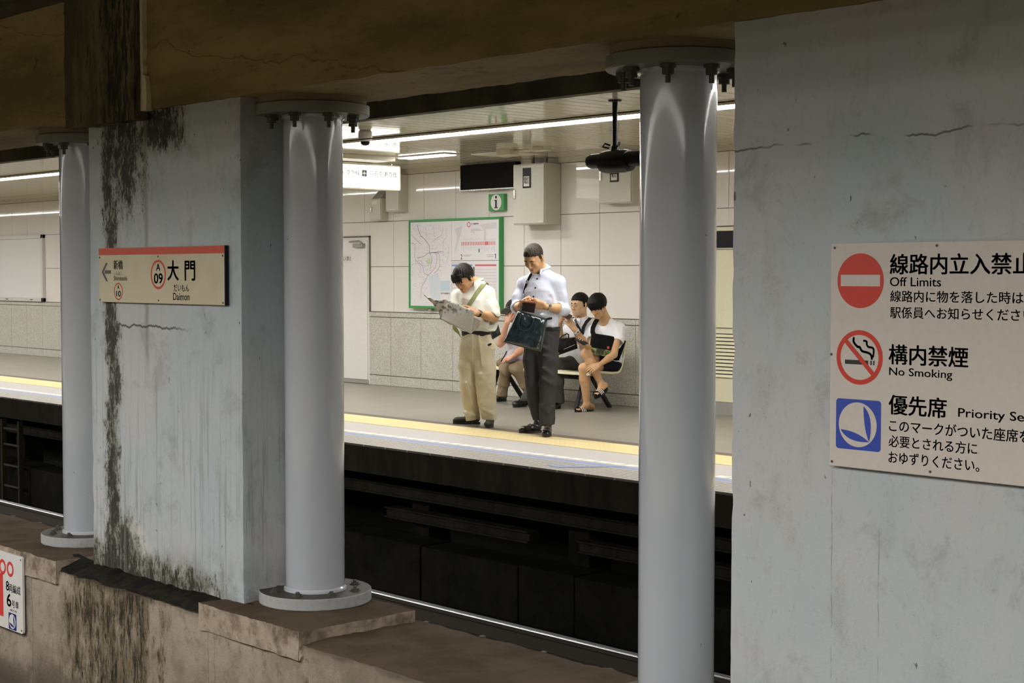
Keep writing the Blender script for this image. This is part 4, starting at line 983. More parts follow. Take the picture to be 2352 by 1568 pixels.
# ------------------------------------------------------------------ bench
m_seat = flat('cream_moulded_seat', (0.70, 0.665, 0.47), 0.3)
m_leg = flat('black_steel_leg', (0.018, 0.017, 0.016), 0.4)
BENCH = thing('bench', 'row of cream moulded seats on black legs, in front of the granite wall', 'bench', (-12.64, 12.3, 0))
prof = [(12.52 - (12.742 - a) * 0.68, c_) for a, c_ in [(11.855, 0.400), (11.86, 0.422), (11.90, 0.432), (12.10, 0.418), (12.35, 0.402), (12.48, 0.402), (12.56, 0.425), (12.605, 0.48), (12.655, 0.60), (12.695, 0.70), (12.715, 0.735), (12.735, 0.735), (12.742, 0.715)]]
def seat_shell(xc):
    b = MB(); n = 16; W = 0.262; th = 0.024
    vs = []; fs = []
    np_ = len(prof)
    def norm(i):
        a, c_ = prof[max(i - 1, 0)], prof[min(i + 1, np_ - 1)]; dx, dz = c_[0] - a[0], c_[1] - a[1]; L = math.hypot(dx, dz); return (dz / L, -dx / L)
    for side in (0, 1):
        for j in range(n + 1):
            u = -1 + 2 * j / n
            for i, (py, pz) in enumerate(prof):
                nx, nz = norm(i); lift = 0.026 * abs(u) ** 6; dish = -0.012 * (1 - u * u) * (1 if 2 < i < 11 else 0)
                wv = W * (1 - 0.10 * max(0, (i - 8) / 4) ** 2)
                off = (lift + dish) - side * th
                vs.append((xc + u * wv, py - nx * off, pz - nz * off if True else pz))
    def id_(s_, j, i): return s_ * (n + 1) * np_ + j * np_ + i
    for j in range(n):
        for i in range(np_ - 1):
            fs.append((id_(0, j, i), id_(0, j, i + 1), id_(0, j + 1, i + 1), id_(0, j + 1, i))); fs.append((id_(1, j, i), id_(1, j + 1, i), id_(1, j + 1, i + 1), id_(1, j, i + 1)))
    for j in range(n):
        for i in (0, np_ - 1): fs.append((id_(0, j, i), id_(0, j + 1, i), id_(1, j + 1, i), id_(1, j, i)))
    for i in range(np_ - 1):
        for j in (0, n): fs.append((id_(0, j, i), id_(1, j, i), id_(1, j, i + 1), id_(0, j, i + 1)))
    return b.add(vs, fs)
for xc in (-11.82, -12.44, -13.06): obj('seat', seat_shell(xc), m_seat, BENCH, smooth=True)
for ya in (12.13, 12.28): b = MB(); b.bevbox((-13.32, ya, 0.33), (-11.84, ya + 0.06, 0.372), 0.006); obj('support_beam', b, m_leg, BENCH)
for xl in (-11.90, -13.30):
    b = MB(); b.bevbox((xl - 0.025, 12.1, 0.33), (xl + 0.025, 12.38, 0.385), 0.006); obj('cross_bracket', b, m_leg, BENCH)
    b = MB(); b.tube([(xl, 12.30, 0.34), (xl, 12.58, 0.0)], 0.028, 10); obj('leg', b, m_leg, BENCH, smooth=True)
    b = MB(); b.tube([(xl, 12.16, 0.34), (xl, 12.04, 0.0)], 0.024, 10); obj('leg', b, m_leg, BENCH, smooth=True)
# ------------------------------------------------------------------ smooth body modelling: distance field on a grid, skinned with surface nets
def A3(v): return np.array((v[0], v[1], v[2]), np.float64)
class Sdf:
    def __init__(s, lo, hi, h):
        s.lo, s.h = A3(lo), h
        s.n = tuple(int(math.ceil((b - a) / h)) + 1 for a, b in zip(lo, hi))
        s.g = np.full(s.n, 0.5, np.float32)
    def put(s, f, lo, hi, k=0.01, op='add'):
        pad = k + 3 * s.h
        i0 = [max(0, int((lo[i] - pad - s.lo[i]) / s.h)) for i in range(3)]
        i1 = [min(s.n[i], int((hi[i] + pad - s.lo[i]) / s.h) + 2) for i in range(3)]
        if any(b <= a for a, b in zip(i0, i1)): return s
        ax = [(s.lo[i] + s.h * np.arange(i0[i], i1[i])).astype(np.float32) for i in range(3)]
        P = (ax[0][:, None, None], ax[1][None, :, None], ax[2][None, None, :])
        d = f(P); sl = tuple(slice(a, b) for a, b in zip(i0, i1)); g = s.g[sl]
        if op == 'add':
            if k > 0:
                t = np.clip(0.5 + 0.5 * (g - d) / k, 0, 1); s.g[sl] = g + (d - g) * t - k * t * (1 - t)
            else: s.g[sl] = np.minimum(g, d)
        else:
            d = -d
            if k > 0:
                t = np.clip(0.5 - 0.5 * (g - d) / k, 0, 1); s.g[sl] = g + (d - g) * t + k * t * (1 - t)
            else: s.g[sl] = np.maximum(g, d)
        return s
    def cone(s, a, b, ra, rb=None, k=0.012, flat=None, op='add'):
        rb = ra if rb is None else rb
        a, b = A3(a), A3(b); R = max(ra, rb)
        if flat is not None:
            n = A3(flat[0]); n /= np.linalg.norm(n); q = 1.0 / flat[1] - 1.0
            def T(v): return v + n * (v @ n) * q
            at, bt = T(a), T(b)
        else: at, bt = a, b
        ba = bt - at; L2 = max(ba @ ba, 1e-9)
        def f(P):
            x, y, z = P
            if flat is not None:
                m = (x * n[0] + y * n[1] + z * n[2]) * q
                x, y, z = x + n[0] * m, y + n[1] * m, z + n[2] * m
            px, py, pz = x - at[0], y - at[1], z - at[2]
            t = np.clip((px * ba[0] + py * ba[1] + pz * ba[2]) / L2, 0, 1)
            d = np.sqrt((px - t * ba[0]) ** 2 + (py - t * ba[1]) ** 2 + (pz - t * ba[2]) ** 2) - (ra + (rb - ra) * t)
            return d * (flat[1] ** 0.5 if flat is not None else 1.0)
        return s.put(f, np.minimum(a, b) - R, np.maximum(a, b) + R, k, op)
    def path(s, pts, rs, k=0.012, flat=None):
        for i in range(len(pts) - 1): s.cone(pts[i], pts[i + 1], rs[i], rs[i + 1], k, flat)
        return s
    def ell(s, c, axes, rad, k=0.01, op='add', cut=None):
        c = A3(c); X = [A3(a) for a in axes]; r = rad
        def f(P):
            px, py, pz = P[0] - c[0], P[1] - c[1], P[2] - c[2]
            l = [px * a[0] + py * a[1] + pz * a[2] for a in X]
            k0 = np.sqrt(sum((l[i] / r[i]) ** 2 for i in range(3))); k1 = np.sqrt(sum((l[i] / r[i] ** 2) ** 2 for i in range(3))) + 1e-6
            d = k0 * (k0 - 1) / k1
            if cut is not None: d = np.maximum(d, cut(*l))
            return d
        R = max(rad); return s.put(f, c - R, c + R, k, op)
    def box(s, c, axes, half, rr=0.005, k=0.0, op='add'):
        c = A3(c); X = [A3(a) for a in axes]
        def f(P):
            px, py, pz = P[0] - c[0], P[1] - c[1], P[2] - c[2]
            q = [np.abs(px * a[0] + py * a[1] + pz * a[2]) - (half[i] - rr) for i, a in enumerate(X)]
            return np.sqrt(sum(np.maximum(v, 0) ** 2 for v in q)) + np.minimum(np.maximum(np.maximum(q[0], q[1]), q[2]), 0) - rr
        R = math.sqrt(sum(h * h for h in half)); return s.put(f, c - R, c + R, k, op)
    def cut(s, pt, n, R, k=0.003):
        """removes what lies beyond the plane through pt, on the side n points to, within R"""
        pt, n = A3(pt), A3(n); n = n / np.linalg.norm(n)
        def f(P):
            px, py, pz = P[0] - pt[0], P[1] - pt[1], P[2] - pt[2]
            return np.maximum(-(px * n[0] + py * n[1] + pz * n[2]), np.sqrt(px ** 2 + py ** 2 + pz ** 2) - R)
        return s.put(f, pt - R, pt + R, k, 'sub')
    def mesh(s):
        g = s.g; ins = g < 0; nx, ny, nz = s.n
        c = np.zeros((nx - 1, ny - 1, nz - 1), np.uint8)
        for i in (0, 1):
            for j in (0, 1):
                for k in (0, 1): c += ins[i:nx - 1 + i, j:ny - 1 + j, k:nz - 1 + k]
        act = (c > 0) & (c < 8); idx = np.argwhere(act)
        vid = np.full(act.shape, -1, np.int64); vid[act] = np.arange(len(idx))
        cor = {}
        for i in (0, 1):
            for j in (0, 1):
                for k in (0, 1): cor[(i, j, k)] = g[idx[:, 0] + i, idx[:, 1] + j, idx[:, 2] + k].astype(np.float64)
        acc = np.zeros((len(idx), 3)); cnt = np.zeros(len(idx))
        for a in cor:
            for ax in range(3):
                if a[ax]: continue
                b = list(a); b[ax] = 1; b = tuple(b)
                va, vb = cor[a], cor[b]; m = (va < 0) != (vb < 0)
                t = np.where(m, va / np.where(m, va - vb, 1), 0)
                p = np.array(a, float)[None, :].repeat(len(idx), 0); p[:, ax] = t
                acc[m] += p[m]; cnt[m] += 1
        v = s.lo + s.h * (idx + acc / np.maximum(cnt, 1)[:, None])
        quads = []
        for ax in range(3):
            o1, o2 = [(1, 2), (2, 0), (0, 1)][ax]
            sa = [slice(1, -1)] * 3; sb = [slice(1, -1)] * 3; sa[ax] = slice(0, s.n[ax] - 1); sb[ax] = slice(1, s.n[ax])
            A_, B_ = ins[tuple(sa)], ins[tuple(sb)]
            e = np.argwhere(A_ != B_); base = e.copy()
            for q in range(3):
                if q != ax: base[:, q] += 1
            fl = A_[tuple(e.T)]
            def cell(d1, d2):
                w = base.copy(); w[:, o1] += d1; w[:, o2] += d2; return vid[w[:, 0], w[:, 1], w[:, 2]]
            Q = np.stack([cell(-1, -1), cell(0, -1), cell(0, 0), cell(-1, 0)], 1)
            Q[~fl] = Q[~fl][:, ::-1]; quads.append(Q)
        return v, np.concatenate(quads)
def np_obj(name, v, q, mat, parent, relax=1, wob=None):
    off = A3(base_of(parent)) if parent else np.zeros(3)
    for _ in range(relax):
        acc = np.zeros_like(v); cnt = np.zeros(len(v))
        for a, b in ((0, 1), (1, 2), (2, 3), (3, 0)):
            for x, y in ((a, b), (b, a)):
                for c_ in range(3): acc[:, c_] += np.bincount(q[:, x], v[q[:, y], c_], len(v))
                cnt += np.bincount(q[:, x], minlength=len(v))
        v = 0.5 * v + 0.5 * acc / np.maximum(cnt, 1)[:, None]
    if wob:
        e1, e2 = v[q[:, 2]] - v[q[:, 0]], v[q[:, 3]] - v[q[:, 1]]; fn = np.cross(e1, e2); N = np.zeros_like(v)
        for j in range(4):
            for c_ in range(3): N[:, c_] += np.bincount(q[:, j], fn[:, c_], len(v))
        N /= np.linalg.norm(N, axis=1)[:, None] + 1e-9
        v = v + N * wob(v - v.mean(0))[:, None]
    me = bpy.data.meshes.new(name)
    me.vertices.add(len(v)); me.vertices.foreach_set('co', (v - off).astype(np.float32).ravel())
    me.loops.add(len(q) * 4); me.loops.foreach_set('vertex_index', q.astype(np.int32).ravel())
    me.polygons.add(len(q)); me.polygons.foreach_set('loop_start', np.arange(0, len(q) * 4, 4, dtype=np.int32))
    try: me.polygons.foreach_set('loop_total', np.full(len(q), 4, np.int32))
    except Exception: pass
    me.update(calc_edges=True); me.validate()
    me.polygons.foreach_set('use_smooth', np.ones(len(me.polygons), bool))
    me.materials.append(mat.m if isinstance(mat, Mat) else mat)
    o = bpy.data.objects.new(name, me); COL.objects.link(o)
    if parent: o.parent = parent
    return o
def folds(amp, freq, vert=1.0, seed=0.0):
    """soft cloth folds: warped waves, longer in the vertical when vert < 1"""
    def f(p):
        x, y, z = p[:, 0] * freq, p[:, 1] * freq, p[:, 2] * freq * vert
        w = np.sin(x * 0.7 + 1.3 + seed) + np.sin(y * 0.8 + z * 0.9 + seed * 2)
        a = np.sin(x + y * 0.6 + z * 0.8 + 1.7 * w + seed) + 0.6 * np.sin(x * 1.9 - y * 1.4 + z * 1.7 + 1.2 * w + seed * 3) + 0.4 * np.sin(y * 3.1 + z * 2.3 - x + w)
        r1 = 1 - 2 * np.abs(np.sin(0.55 * (x - y * 0.8 + z * 1.5) + 0.9 * w + seed * 5)) ** 0.7
        r2 = 1 - 2 * np.abs(np.sin(0.5 * (y + x * 0.5 - z * 1.9) + 1.1 * w + seed * 7)) ** 0.7
        return amp * (a * 0.40 + r1 * 0.55 + r2 * 0.45)
    return f

# ------------------------------------------------------------------ people
CZ = Vector((0, 0, 1)); CC = Vector((-FW.x, -FW.y, 0)).normalized()
def V(r, u, c): return (RT * r + CZ * u + CC * c).normalized()
def skin_mat(name, c, c2):
    M = Mat(name, c, 0.5, spec=0.35); M.b.inputs['Subsurface Weight'].default_value = 0.12; M.b.inputs['Subsurface Radius'].default_value = (0.012, 0.005, 0.003)
    n = M.noise(14, detail=3); M.color(M.mix(n.step(0.4, 0.65), c, c2)); return M
m_skin1 = skin_mat('tanned_skin', (0.53, 0.29, 0.15), (0.59, 0.34, 0.185))
m_skin2 = skin_mat('golden_skin', (0.57, 0.33, 0.17), (0.63, 0.38, 0.205))
m_skin3 = skin_mat('rosy_skin', (0.58, 0.30, 0.19), (0.64, 0.36, 0.24))
m_skin4 = skin_mat('light_skin', (0.62, 0.39, 0.225), (0.68, 0.44, 0.27))
m_lip = flat('lip_skin', (0.42, 0.17, 0.11), 0.5)
def hair_mat(name, a, b):
    M = Mat(name, a, 0.5, spec=0.15); n = M.noise(120, (1, 1, 0.35), 4, 0.7); M.color(M.mix(n.step(0.4, 0.7), a, b)); M.bump(n, 0.6, 0.004); return M
m_hair_b = hair_mat('black_hair', (0.004, 0.0035, 0.003), (0.012, 0.010, 0.008))
m_hair_g = hair_mat('greying_cropped_hair', (0.022, 0.018, 0.012), (0.085, 0.07, 0.05))
m_hair_d = hair_mat('dark_grey_streaked_hair', (0.006, 0.005, 0.0045), (0.032, 0.027, 0.020))
def cloth(name, a, b=None, rough=0.8, sc=120, bump=0.2):
    M = Mat(name, a, rough, spec=0.2); b = b or tuple(c * 0.9 for c in a)
    n = M.noise(sc, detail=2); m = M.noise(9, detail=4); cr = M.noise(8, (1, 1, 0.55), 3, 0.5, 1.0); M.color(M.mix(n * 0.4 + m * 0.6, a, b)); M.bump((cr - 0.5).abs() * 1.6 + m * 0.5 + n * 0.06, bump * 1.5, 0.02); return M
m_eye = flat('dark_eye_line', (0.02, 0.014, 0.01), 0.4)

class Head:
    def __init__(s, c, f, up=None, sc=1.0):
        s.c = Vector(c); s.f = Vector(f).normalized(); up = Vector(up) if up else CZ
        s.u = (up - s.f * up.dot(s.f)).normalized(); s.r = s.f.cross(s.u); s.s = sc; s.ax = (s.r, s.f, s.u)
    def at(s, x, y, z): return s.c + (s.r * x + s.f * y + s.u * z) * s.s
    def build(s, S, neck):
        q = s.s; R = lambda *a: tuple(v * q for v in a)
        S.ell(s.at(0, -0.014, 0.034), s.ax, R(0.076, 0.097, 0.086), 0.0)
        S.ell(s.at(0, 0.030, -0.022), s.ax, R(0.064, 0.060, 0.085), 0.03)
        for e in (-1, 1):
            S.cone(s.at(e * 0.054, 0.0, -0.055), s.at(e * 0.016, 0.066, -0.098), 0.020 * q, 0.017 * q, 0.03)
            S.ell(s.at(e * 0.040, 0.066, -0.030), s.ax, R(0.022, 0.018, 0.022), 0.02)
        S.ell(s.at(0, 0.072, -0.100), s.ax, R(0.022, 0.019, 0.016), 0.016)
        S.cone(s.at(-0.040, 0.076, 0.020), s.at(0.040, 0.076, 0.020), 0.012 * q, 0.012 * q, 0.014)
        for e in (-1, 1):
            S.ell(s.at(e * 0.031, 0.094, -0.001), s.ax, R(0.017, 0.010, 0.010), 0.012, 'sub')
            S.ell(s.at(e * 0.031, 0.078, -0.002), s.ax, R(0.0155, 0.0125, 0.0105), 0.003)
        S.cone(s.at(0, 0.088, 0.008), s.at(0, 0.107, -0.036), 0.0075 * q, 0.011 * q, 0.010)
        for e in (-1, 1): S.ell(s.at(e * 0.0125, 0.099, -0.040), s.ax, R(0.0085, 0.010, 0.007), 0.006)
        S.cone(s.at(-0.018, 0.086, -0.066), s.at(0.018, 0.086, -0.066), 0.007 * q, 0.007 * q, 0.006)
        S.cone(s.at(-0.014, 0.086, -0.078), s.at(0.014, 0.086, -0.078), 0.0075 * q, 0.0075 * q, 0.006)
        S.cone(s.at(-0.022, 0.093, -0.0722), s.at(0.022, 0.093, -0.0722), 0.0022 * q, 0.0022 * q, 0.004, op='sub')
        for e in (-1, 1):
            t = s.r * e; a1 = (t * 0.86 - s.f * 0.5).normalized(); a2 = (t * 0.5 + s.f * 0.86).normalized()
            S.ell(s.at(e * 0.083, -0.012, -0.006), (a1, a2, s.u), R(0.009, 0.019, 0.033), 0.008)
            S.ell(s.at(e * 0.0895, -0.008, -0.003), (a1, a2, s.u), R(0.006, 0.010, 0.020), 0.004, 'sub')
        S.cone(s.at(0, -0.028, -0.055), neck, 0.053 * q, 0.058 * q, 0.03)
    def hair(s, h, m, par, line, thick=0.008, extra=None, seed=0):
        """line: (y, z) points of the hair's lower edge from nape to forehead"""
        q = s.s; R = 0.14 * q; S = Sdf([a - R for a in s.c], [a + R for a in s.c], h)
        ys = [p[0] * q for p in line]; zs = [p[1] * q for p in line]
        off = (0.014 * q, 0.034 * q)
        def cut(x, y, z):
            yy = y - off[0]; zz = z + off[1]
            return ((np.interp(yy, ys, zs) + 0.004 * np.sin(x * 240 + seed) * (yy > 0.02)) - zz) * 0.75
        S.ell(s.at(0, -0.014, 0.034), s.ax, ((0.076 + thick) * q, (0.097 + thick) * q, (0.086 + thick) * q), 0.0, cut=cut)
        if extra: extra(S)
        v, qd = S.mesh(); return np_obj('hair', v, qd, m, par, 1, lambda p: 0.0007 * np.sin(p[:, 0] * 420 + 2 * np.sin(p[:, 2] * 60)) + 0.0007 * np.sin(p[:, 1] * 380 + 2 * np.sin(p[:, 2] * 50 + 1)))
    def features(s, par, brow_m, eyes=True):
        b = MB()
        for e in (-1, 1):
            b = MB(); b.tube([s.at(e * 0.014, 0.0905, 0.019), s.at(e * 0.030, 0.0925, 0.025), s.at(e * 0.048, 0.080, 0.021)], [0.003 * s.s, 0.0042 * s.s, 0.0025 * s.s], 8); obj('eyebrow', b, brow_m, par, smooth=True)
            if eyes:
                b = MB(); b.tube([s.at(e * 0.018, 0.0865, -0.004), s.at(e * 0.031, 0.0905, -0.0062), s.at(e * 0.044, 0.0855, -0.003)], [0.0015 * s.s, 0.0026 * s.s, 0.0015 * s.s], 8); obj('eye', b, m_eye, par, smooth=True)
        b = MB(); b.tube([s.at(-0.021, 0.0905, -0.071), s.at(0, 0.0945, -0.070), s.at(0.021, 0.0905, -0.071)], [0.0014 * s.s, 0.0036 * s.s, 0.0014 * s.s], 8); obj('mouth', b, m_lip, par, smooth=True)

def hand(S, w_, d, n, up_side, curls=(0.5, 0.55, 0.6, 0.65), sc=1.0, thumb=(0.55, 0.75, 0.35), spread=1.0):
    """palm and five separate fingers; d = where the fingers point, n = where the palm faces, up_side = side of the thumb"""
    w_ = Vector(w_); d = Vector(d).normalized(); n = Vector(n); n = (n - d * n.dot(d)).normalized(); t = n.cross(d)
    if t.dot(Vector(up_side)) < 0: t = -t
    xs = [0.030, 0.010, -0.010, -0.029]; L = [0.072, 0.080, 0.074, 0.058]; kn = [0.086, 0.090, 0.086, 0.078]
    for i in range(4):
        k = w_ + d * (kn[i] * sc) + t * (xs[i] * sc * spread)
        S.cone(w_ + t * (xs[i] * 0.55 * sc) + d * 0.008, k, 0.0165 * sc, 0.0115 * sc, 0.012)
        p, a = k, curls[i] * 0.55
        for j, (fr, r0, r1) in enumerate(((0.46, 0.0098, 0.0086), (0.30, 0.0086, 0.0078), (0.26, 0.0078, 0.0062))):
            dd = d * math.cos(a) + n * math.sin(a) + t * (0.05 * (1.5 - i) * spread * (1 if j == 0 else 0.3))
            e = p + dd.normalized() * (L[i] * fr * sc); S.cone(p, e, r0 * sc, r1 * sc, 0.0035); p = e; a += curls[i] * (1.0 if j == 0 else 0.7)
    b0 = w_ + d * 0.022 * sc + t * 0.020 * sc; a, b_, c_ = thumb
    dir1 = (t * a + d * b_ + n * c_).normalized(); p1 = b0 + dir1 * 0.042 * sc
    dir2 = (t * a * 0.55 + d * (b_ + 0.25) + n * c_).normalized(); p2 = p1 + dir2 * 0.033 * sc; p3 = p2 + (dir2 + d * 0.3).normalized() * 0.026 * sc
    S.cone(b0, p1, 0.0165 * sc, 0.0125 * sc, 0.010); S.cone(p1, p2, 0.0115 * sc, 0.0102 * sc, 0.004); S.cone(p2, p3, 0.0102 * sc, 0.0078 * sc, 0.004)

class Person:
    def __init__(s, label, base, group=None):
        s.base = Vector(base); s.zc = (s.base - CAMP).dot(FW); s.t = thing('person', label, 'person', base, group)
    def P(s, x, y, d=0.0): return at_depth(x, y, s.zc - d)
    def F(s, x, y): r = ray(x, y); return CAMP + r * (-EYE / r.z)
    def grid(s, pts, h, pad=0.16):
        pts = [Vector(p) for p in pts]
        return Sdf([min(p[i] for p in pts) - pad for i in range(3)], [max(p[i] for p in pts) + pad for i in range(3)], h)
    def add(s, name, S, mat, relax=1, wob=None, parent=None):
        v, q = S.mesh(); return np_obj(name, v, q, mat, parent or s.t, relax, wob)
    def shoe(s, heel, toe, mat, sole_mat, width=0.047, ankle=None, name='shoe', lace=None):
        heel, toe = Vector(heel), Vector(toe); d = (toe - heel); d.z = 0; L = d.length; d.normalize(); z = CZ
        sd = z.cross(d)
        S = s.grid([heel, toe, heel + z * 0.1], 0.004, 0.08)
        S.cone(heel + d * 0.038 + z * 0.052, heel + d * 0.10 + z * 0.050, 0.034, 0.036, 0.02)
        S.cone(heel + d * 0.10 + z * 0.050, toe - d * 0.055 + z * 0.040, 0.037, 0.042, 0.02, flat=(z, 0.75))
        S.ell(toe - d * 0.058 + z * 0.036, (sd, d, z), (0.044, 0.058, 0.027), 0.02)
        S.cone(heel + d * 0.045 + z * 0.06, heel + d * 0.045 + z * 0.098, 0.034, 0.036, 0.015)
        S.put(lambda P: P[2] - (heel.z + 0.021) + 0 * P[0] + 0 * P[1], heel - Vector((.4, .4, .2)), toe + Vector((.4, .4, .0)), 0, 'sub')
        o = s.add(name, S, mat)
        b = MB(); pts = []
        for i in range(28):
            a = 2 * math.pi * i / 28; u = math.cos(a); v_ = math.sin(a)
            wd = (0.036 + 0.012 * max(0, min(1, (u + 0.3)))) * (1 - 0.25 * max(0, u) ** 4)
            c_ = heel + d * (L * (0.5 + 0.5 * u)); pts.append(c_ + sd * (v_ * wd))
        n = len(pts); b.add([p + z * (0.0005 - p.z + heel.z) for p in pts] + [p + z * (0.024 - p.z + heel.z) for p in pts], [tuple(range(n)), tuple(range(2 * n - 1, n - 1, -1))] + [(i, (i + 1) % n, (i + 1) % n + n, i + n) for i in range(n)])
        obj('sole', b, sole_mat, o)
        if lace:
            for k in range(3):
                c_ = heel + d * (L * (0.50 + 0.075 * k)) + z * (0.088 - 0.008 * k); b = MB(); b.tube([c_ - sd * 0.02 - z * .006, c_ + z * 0.002, c_ + sd * 0.02 - z * .006], 0.003, 6); obj('lace', b, lace, o)
        return o
def pillow(b, c4, front, thick, nu=22, nv=18, power=5, wr=0.0, seed=0, flatback=False):
    """soft bag body: four corners (tl, tr, br, bl), bulging along front"""
    tl, tr, br, bl = [Vector(p) for p in c4]; vs = []; fs = []
    for side in (1, -1):
        for i in range(nu + 1):
            for j in range(nv + 1):
                u, v = i / nu, j / nv
                p = (tl * (1 - u) + tr * u) * (1 - v) + (bl * (1 - u) + br * u) * v
                bl_ = max(0.0, (1 - abs(2 * u - 1) ** power) * (1 - abs(2 * v - 1) ** power)) ** 0.5
                n = wr * mnoise.noise((u * 5 + seed, v * 4, seed)) * bl_ + wr * 0.6 * mnoise.noise((u * 11 + seed, v * 8, seed + 3)) * bl_
                vs.append(p + Vector(front) * (side * thick * bl_ * 0.5 + n))
    m = (nu + 1) * (nv + 1); I = lambda s_, i, j: s_ * m + i * (nv + 1) + j
    for i in range(nu):
        for j in range(nv):
            fs.append((I(0, i, j), I(0, i, j + 1), I(0, i + 1, j + 1), I(0, i + 1, j))); fs.append((I(1, i, j), I(1, i + 1, j), I(1, i + 1, j + 1), I(1, i, j + 1)))
    for i in range(nu):
        for j in (0, nv): fs.append((I(0, i, j), I(0, i + 1, j), I(1, i + 1, j), I(1, i, j)))
    for j in range(nv):
        for i in (0, nu): fs.append((I(0, i, j), I(1, i, j), I(1, i, j + 1), I(0, i, j + 1)))
    return b.add(vs, fs)
def plate(b, c, ax_l, ax_w, l, wd, th, r=0.006):
    """thin rounded slab such as a phone"""
    c = Vector(c); ax_l = Vector(ax_l).normalized(); n = ax_l.cross(Vector(ax_w)).normalized(); ax_w = n.cross(ax_l)
    pts = rrect(-l / 2, l / 2, -wd / 2, wd / 2, r, 4); k = len(pts)
    return b.add([c + ax_l * p + ax_w * q - n * th / 2 for p, q in pts] + [c + ax_l * p + ax_w * q + n * th / 2 for p, q in pts], [tuple(range(k)), tuple(range(2 * k - 1, k - 1, -1))] + [(i, (i + 1) % k, (i + 1) % k + k, i + k) for i in range(k)])
def band(b, pts, wd, th, face):
    """flat strap along a path; face = direction its broad side looks"""
    pts = [Vector(p) for p in pts]; face = Vector(face); vs = []; fs = []
    for i, p in enumerate(pts):
        t = (pts[min(i + 1, len(pts) - 1)] - pts[max(i - 1, 0)]).normalized(); n = (face - t * face.dot(t)).normalized(); s_ = t.cross(n)
        for a, c_ in ((-1, -1), (1, -1), (1, 1), (-1, 1)): vs.append(p + s_ * (a * wd / 2) + n * (c_ * th / 2))
    for i in range(len(pts) - 1):
        for j in range(4): fs.append((4 * i + j, 4 * i + (j + 1) % 4, 4 * i + 4 + (j + 1) % 4, 4 * i + 4 + j))
    fs += [(3, 2, 1, 0), tuple(4 * (len(pts) - 1) + j for j in range(4))]
    return b.add(vs, fs)
def watch(p, at, axis, r, m_band, m_face, out):
    at, axis, out = Vector(at), Vector(axis).normalized(), Vector(out); a = (out - axis * out.dot(axis)).normalized(); c_ = axis.cross(a)
    b = MB(); ring_ = [at + a * math.cos(t) * r + c_ * math.sin(t) * r for t in [2 * math.pi * i / 24 for i in range(25)]]
    vs = []; fs = []
    for i, q in enumerate(ring_):
        o_ = (q - at).normalized()
        for e, f_ in ((-1, 0), (1, 0), (1, 1), (-1, 1)): vs.append(q + axis * (e * 0.009) + o_ * (f_ * 0.004))
    for i in range(24):
        for j in range(4): fs.append((4 * i + j, 4 * i + (j + 1) % 4, 4 * i + 4 + (j + 1) % 4, 4 * i + 4 + j))
    b.add(vs, fs); w_ = obj('watch', b, m_band, p.t)
    b = MB(); k = 20; cc = at + a * (r + 0.003); pts = [axis * math.cos(2 * math.pi * i / k) * 0.017 + c_ * math.sin(2 * math.pi * i / k) * 0.017 for i in range(k)]
    b.add([cc + q for q in pts] + [cc + q * 0.9 + a * 0.007 for q in pts], [tuple(range(k)), tuple(range(2 * k - 1, k - 1, -1))] + [(i, (i + 1) % k, (i + 1) % k + k, i + k) for i in range(k)]); obj('watch_case', b, m_face, w_)
    b = MB(); b.add([cc + q * 0.7 + a * 0.0078 for q in pts], [tuple(range(k))]); obj('dial', b, flat('dark_watch_dial', (0.12, 0.13, 0.12), 0.3), w_)

def hug(objs, pts, off=0.004, aim=None):
    """lays points onto the surface of the given objects, looking from the front"""
    bpy.context.view_layer.update(); out = []
    for q in pts:
        q = Vector(q); a = Vector(aim).normalized() if aim is not None else CC; best = None
        for o in objs:
            bs = base_of(o); ok, loc, nrm, _i = o.ray_cast(q + a * 0.45 - bs, -a, distance=0.9)
            if ok and (best is None or (loc + bs - q).dot(a) > (best[0] - q).dot(a)): best = (loc + bs, nrm)
        out.append(best[0] + best[1] * off if best else q)
    return out
def spline(pts, k=5):
    pts = [Vector(q) for q in pts]; out = []
    for i in range(len(pts) - 1):
        p0, p1, p2, p3 = pts[max(i - 1, 0)], pts[i], pts[i + 1], pts[min(i + 2, len(pts) - 1)]
        for j in range(k):
            u = j / k; out.append(0.5 * (2 * p1 + (p2 - p0) * u + (2 * p0 - 5 * p1 + 4 * p2 - p3) * u * u + (3 * p1 - p0 - 3 * p2 + p3) * u ** 3))
    return out + [pts[-1]]
m_shoe = flat('black_shoe_leather', (0.013, 0.012, 0.011), 0.28)
m_sole = flat('dark_rubber_sole', (0.03, 0.028, 0.024), 0.6)
m_lace = flat('dull_lace', (0.10, 0.095, 0.08), 0.7)

# ================================================================== standing man with phone and briefcase
p = Person('standing man in pale blue shirt and dark grey trousers, head bowed over a phone', (-10.2, 9.85, 0)); P, F = p.P, p.F
face = V(-0.50, 0, 0.87)
neck = P(1245, 627, 0.0)
H = Head(P(1226, 592, 0.07), V(-0.46, -0.58, 0.70), sc=1.04)
shL, shR = P(1280, 650, 0.07), P(1205, 653, -0.10); elL, elR = P(1296, 710, 0.07), P(1188, 706, -0.02); wrL, wrR = P(1253, 704, 0.27), P(1195, 702, 0.20)
S = p.grid([H.c, neck, shL, shR, elL, elR, wrL, wrR, P(1245, 760, 0), P(1225, 690, 0.36), P(1200, 690, 0.36)], 0.0042)
H.build(S, neck)
S.path([neck, P(1243, 665, 0), P(1245, 758, 0)], [0.06, 0.10, 0.11], 0.04, flat=(face, 0.7))
S.cone(shR, shL, 0.05, 0.05, 0.04)
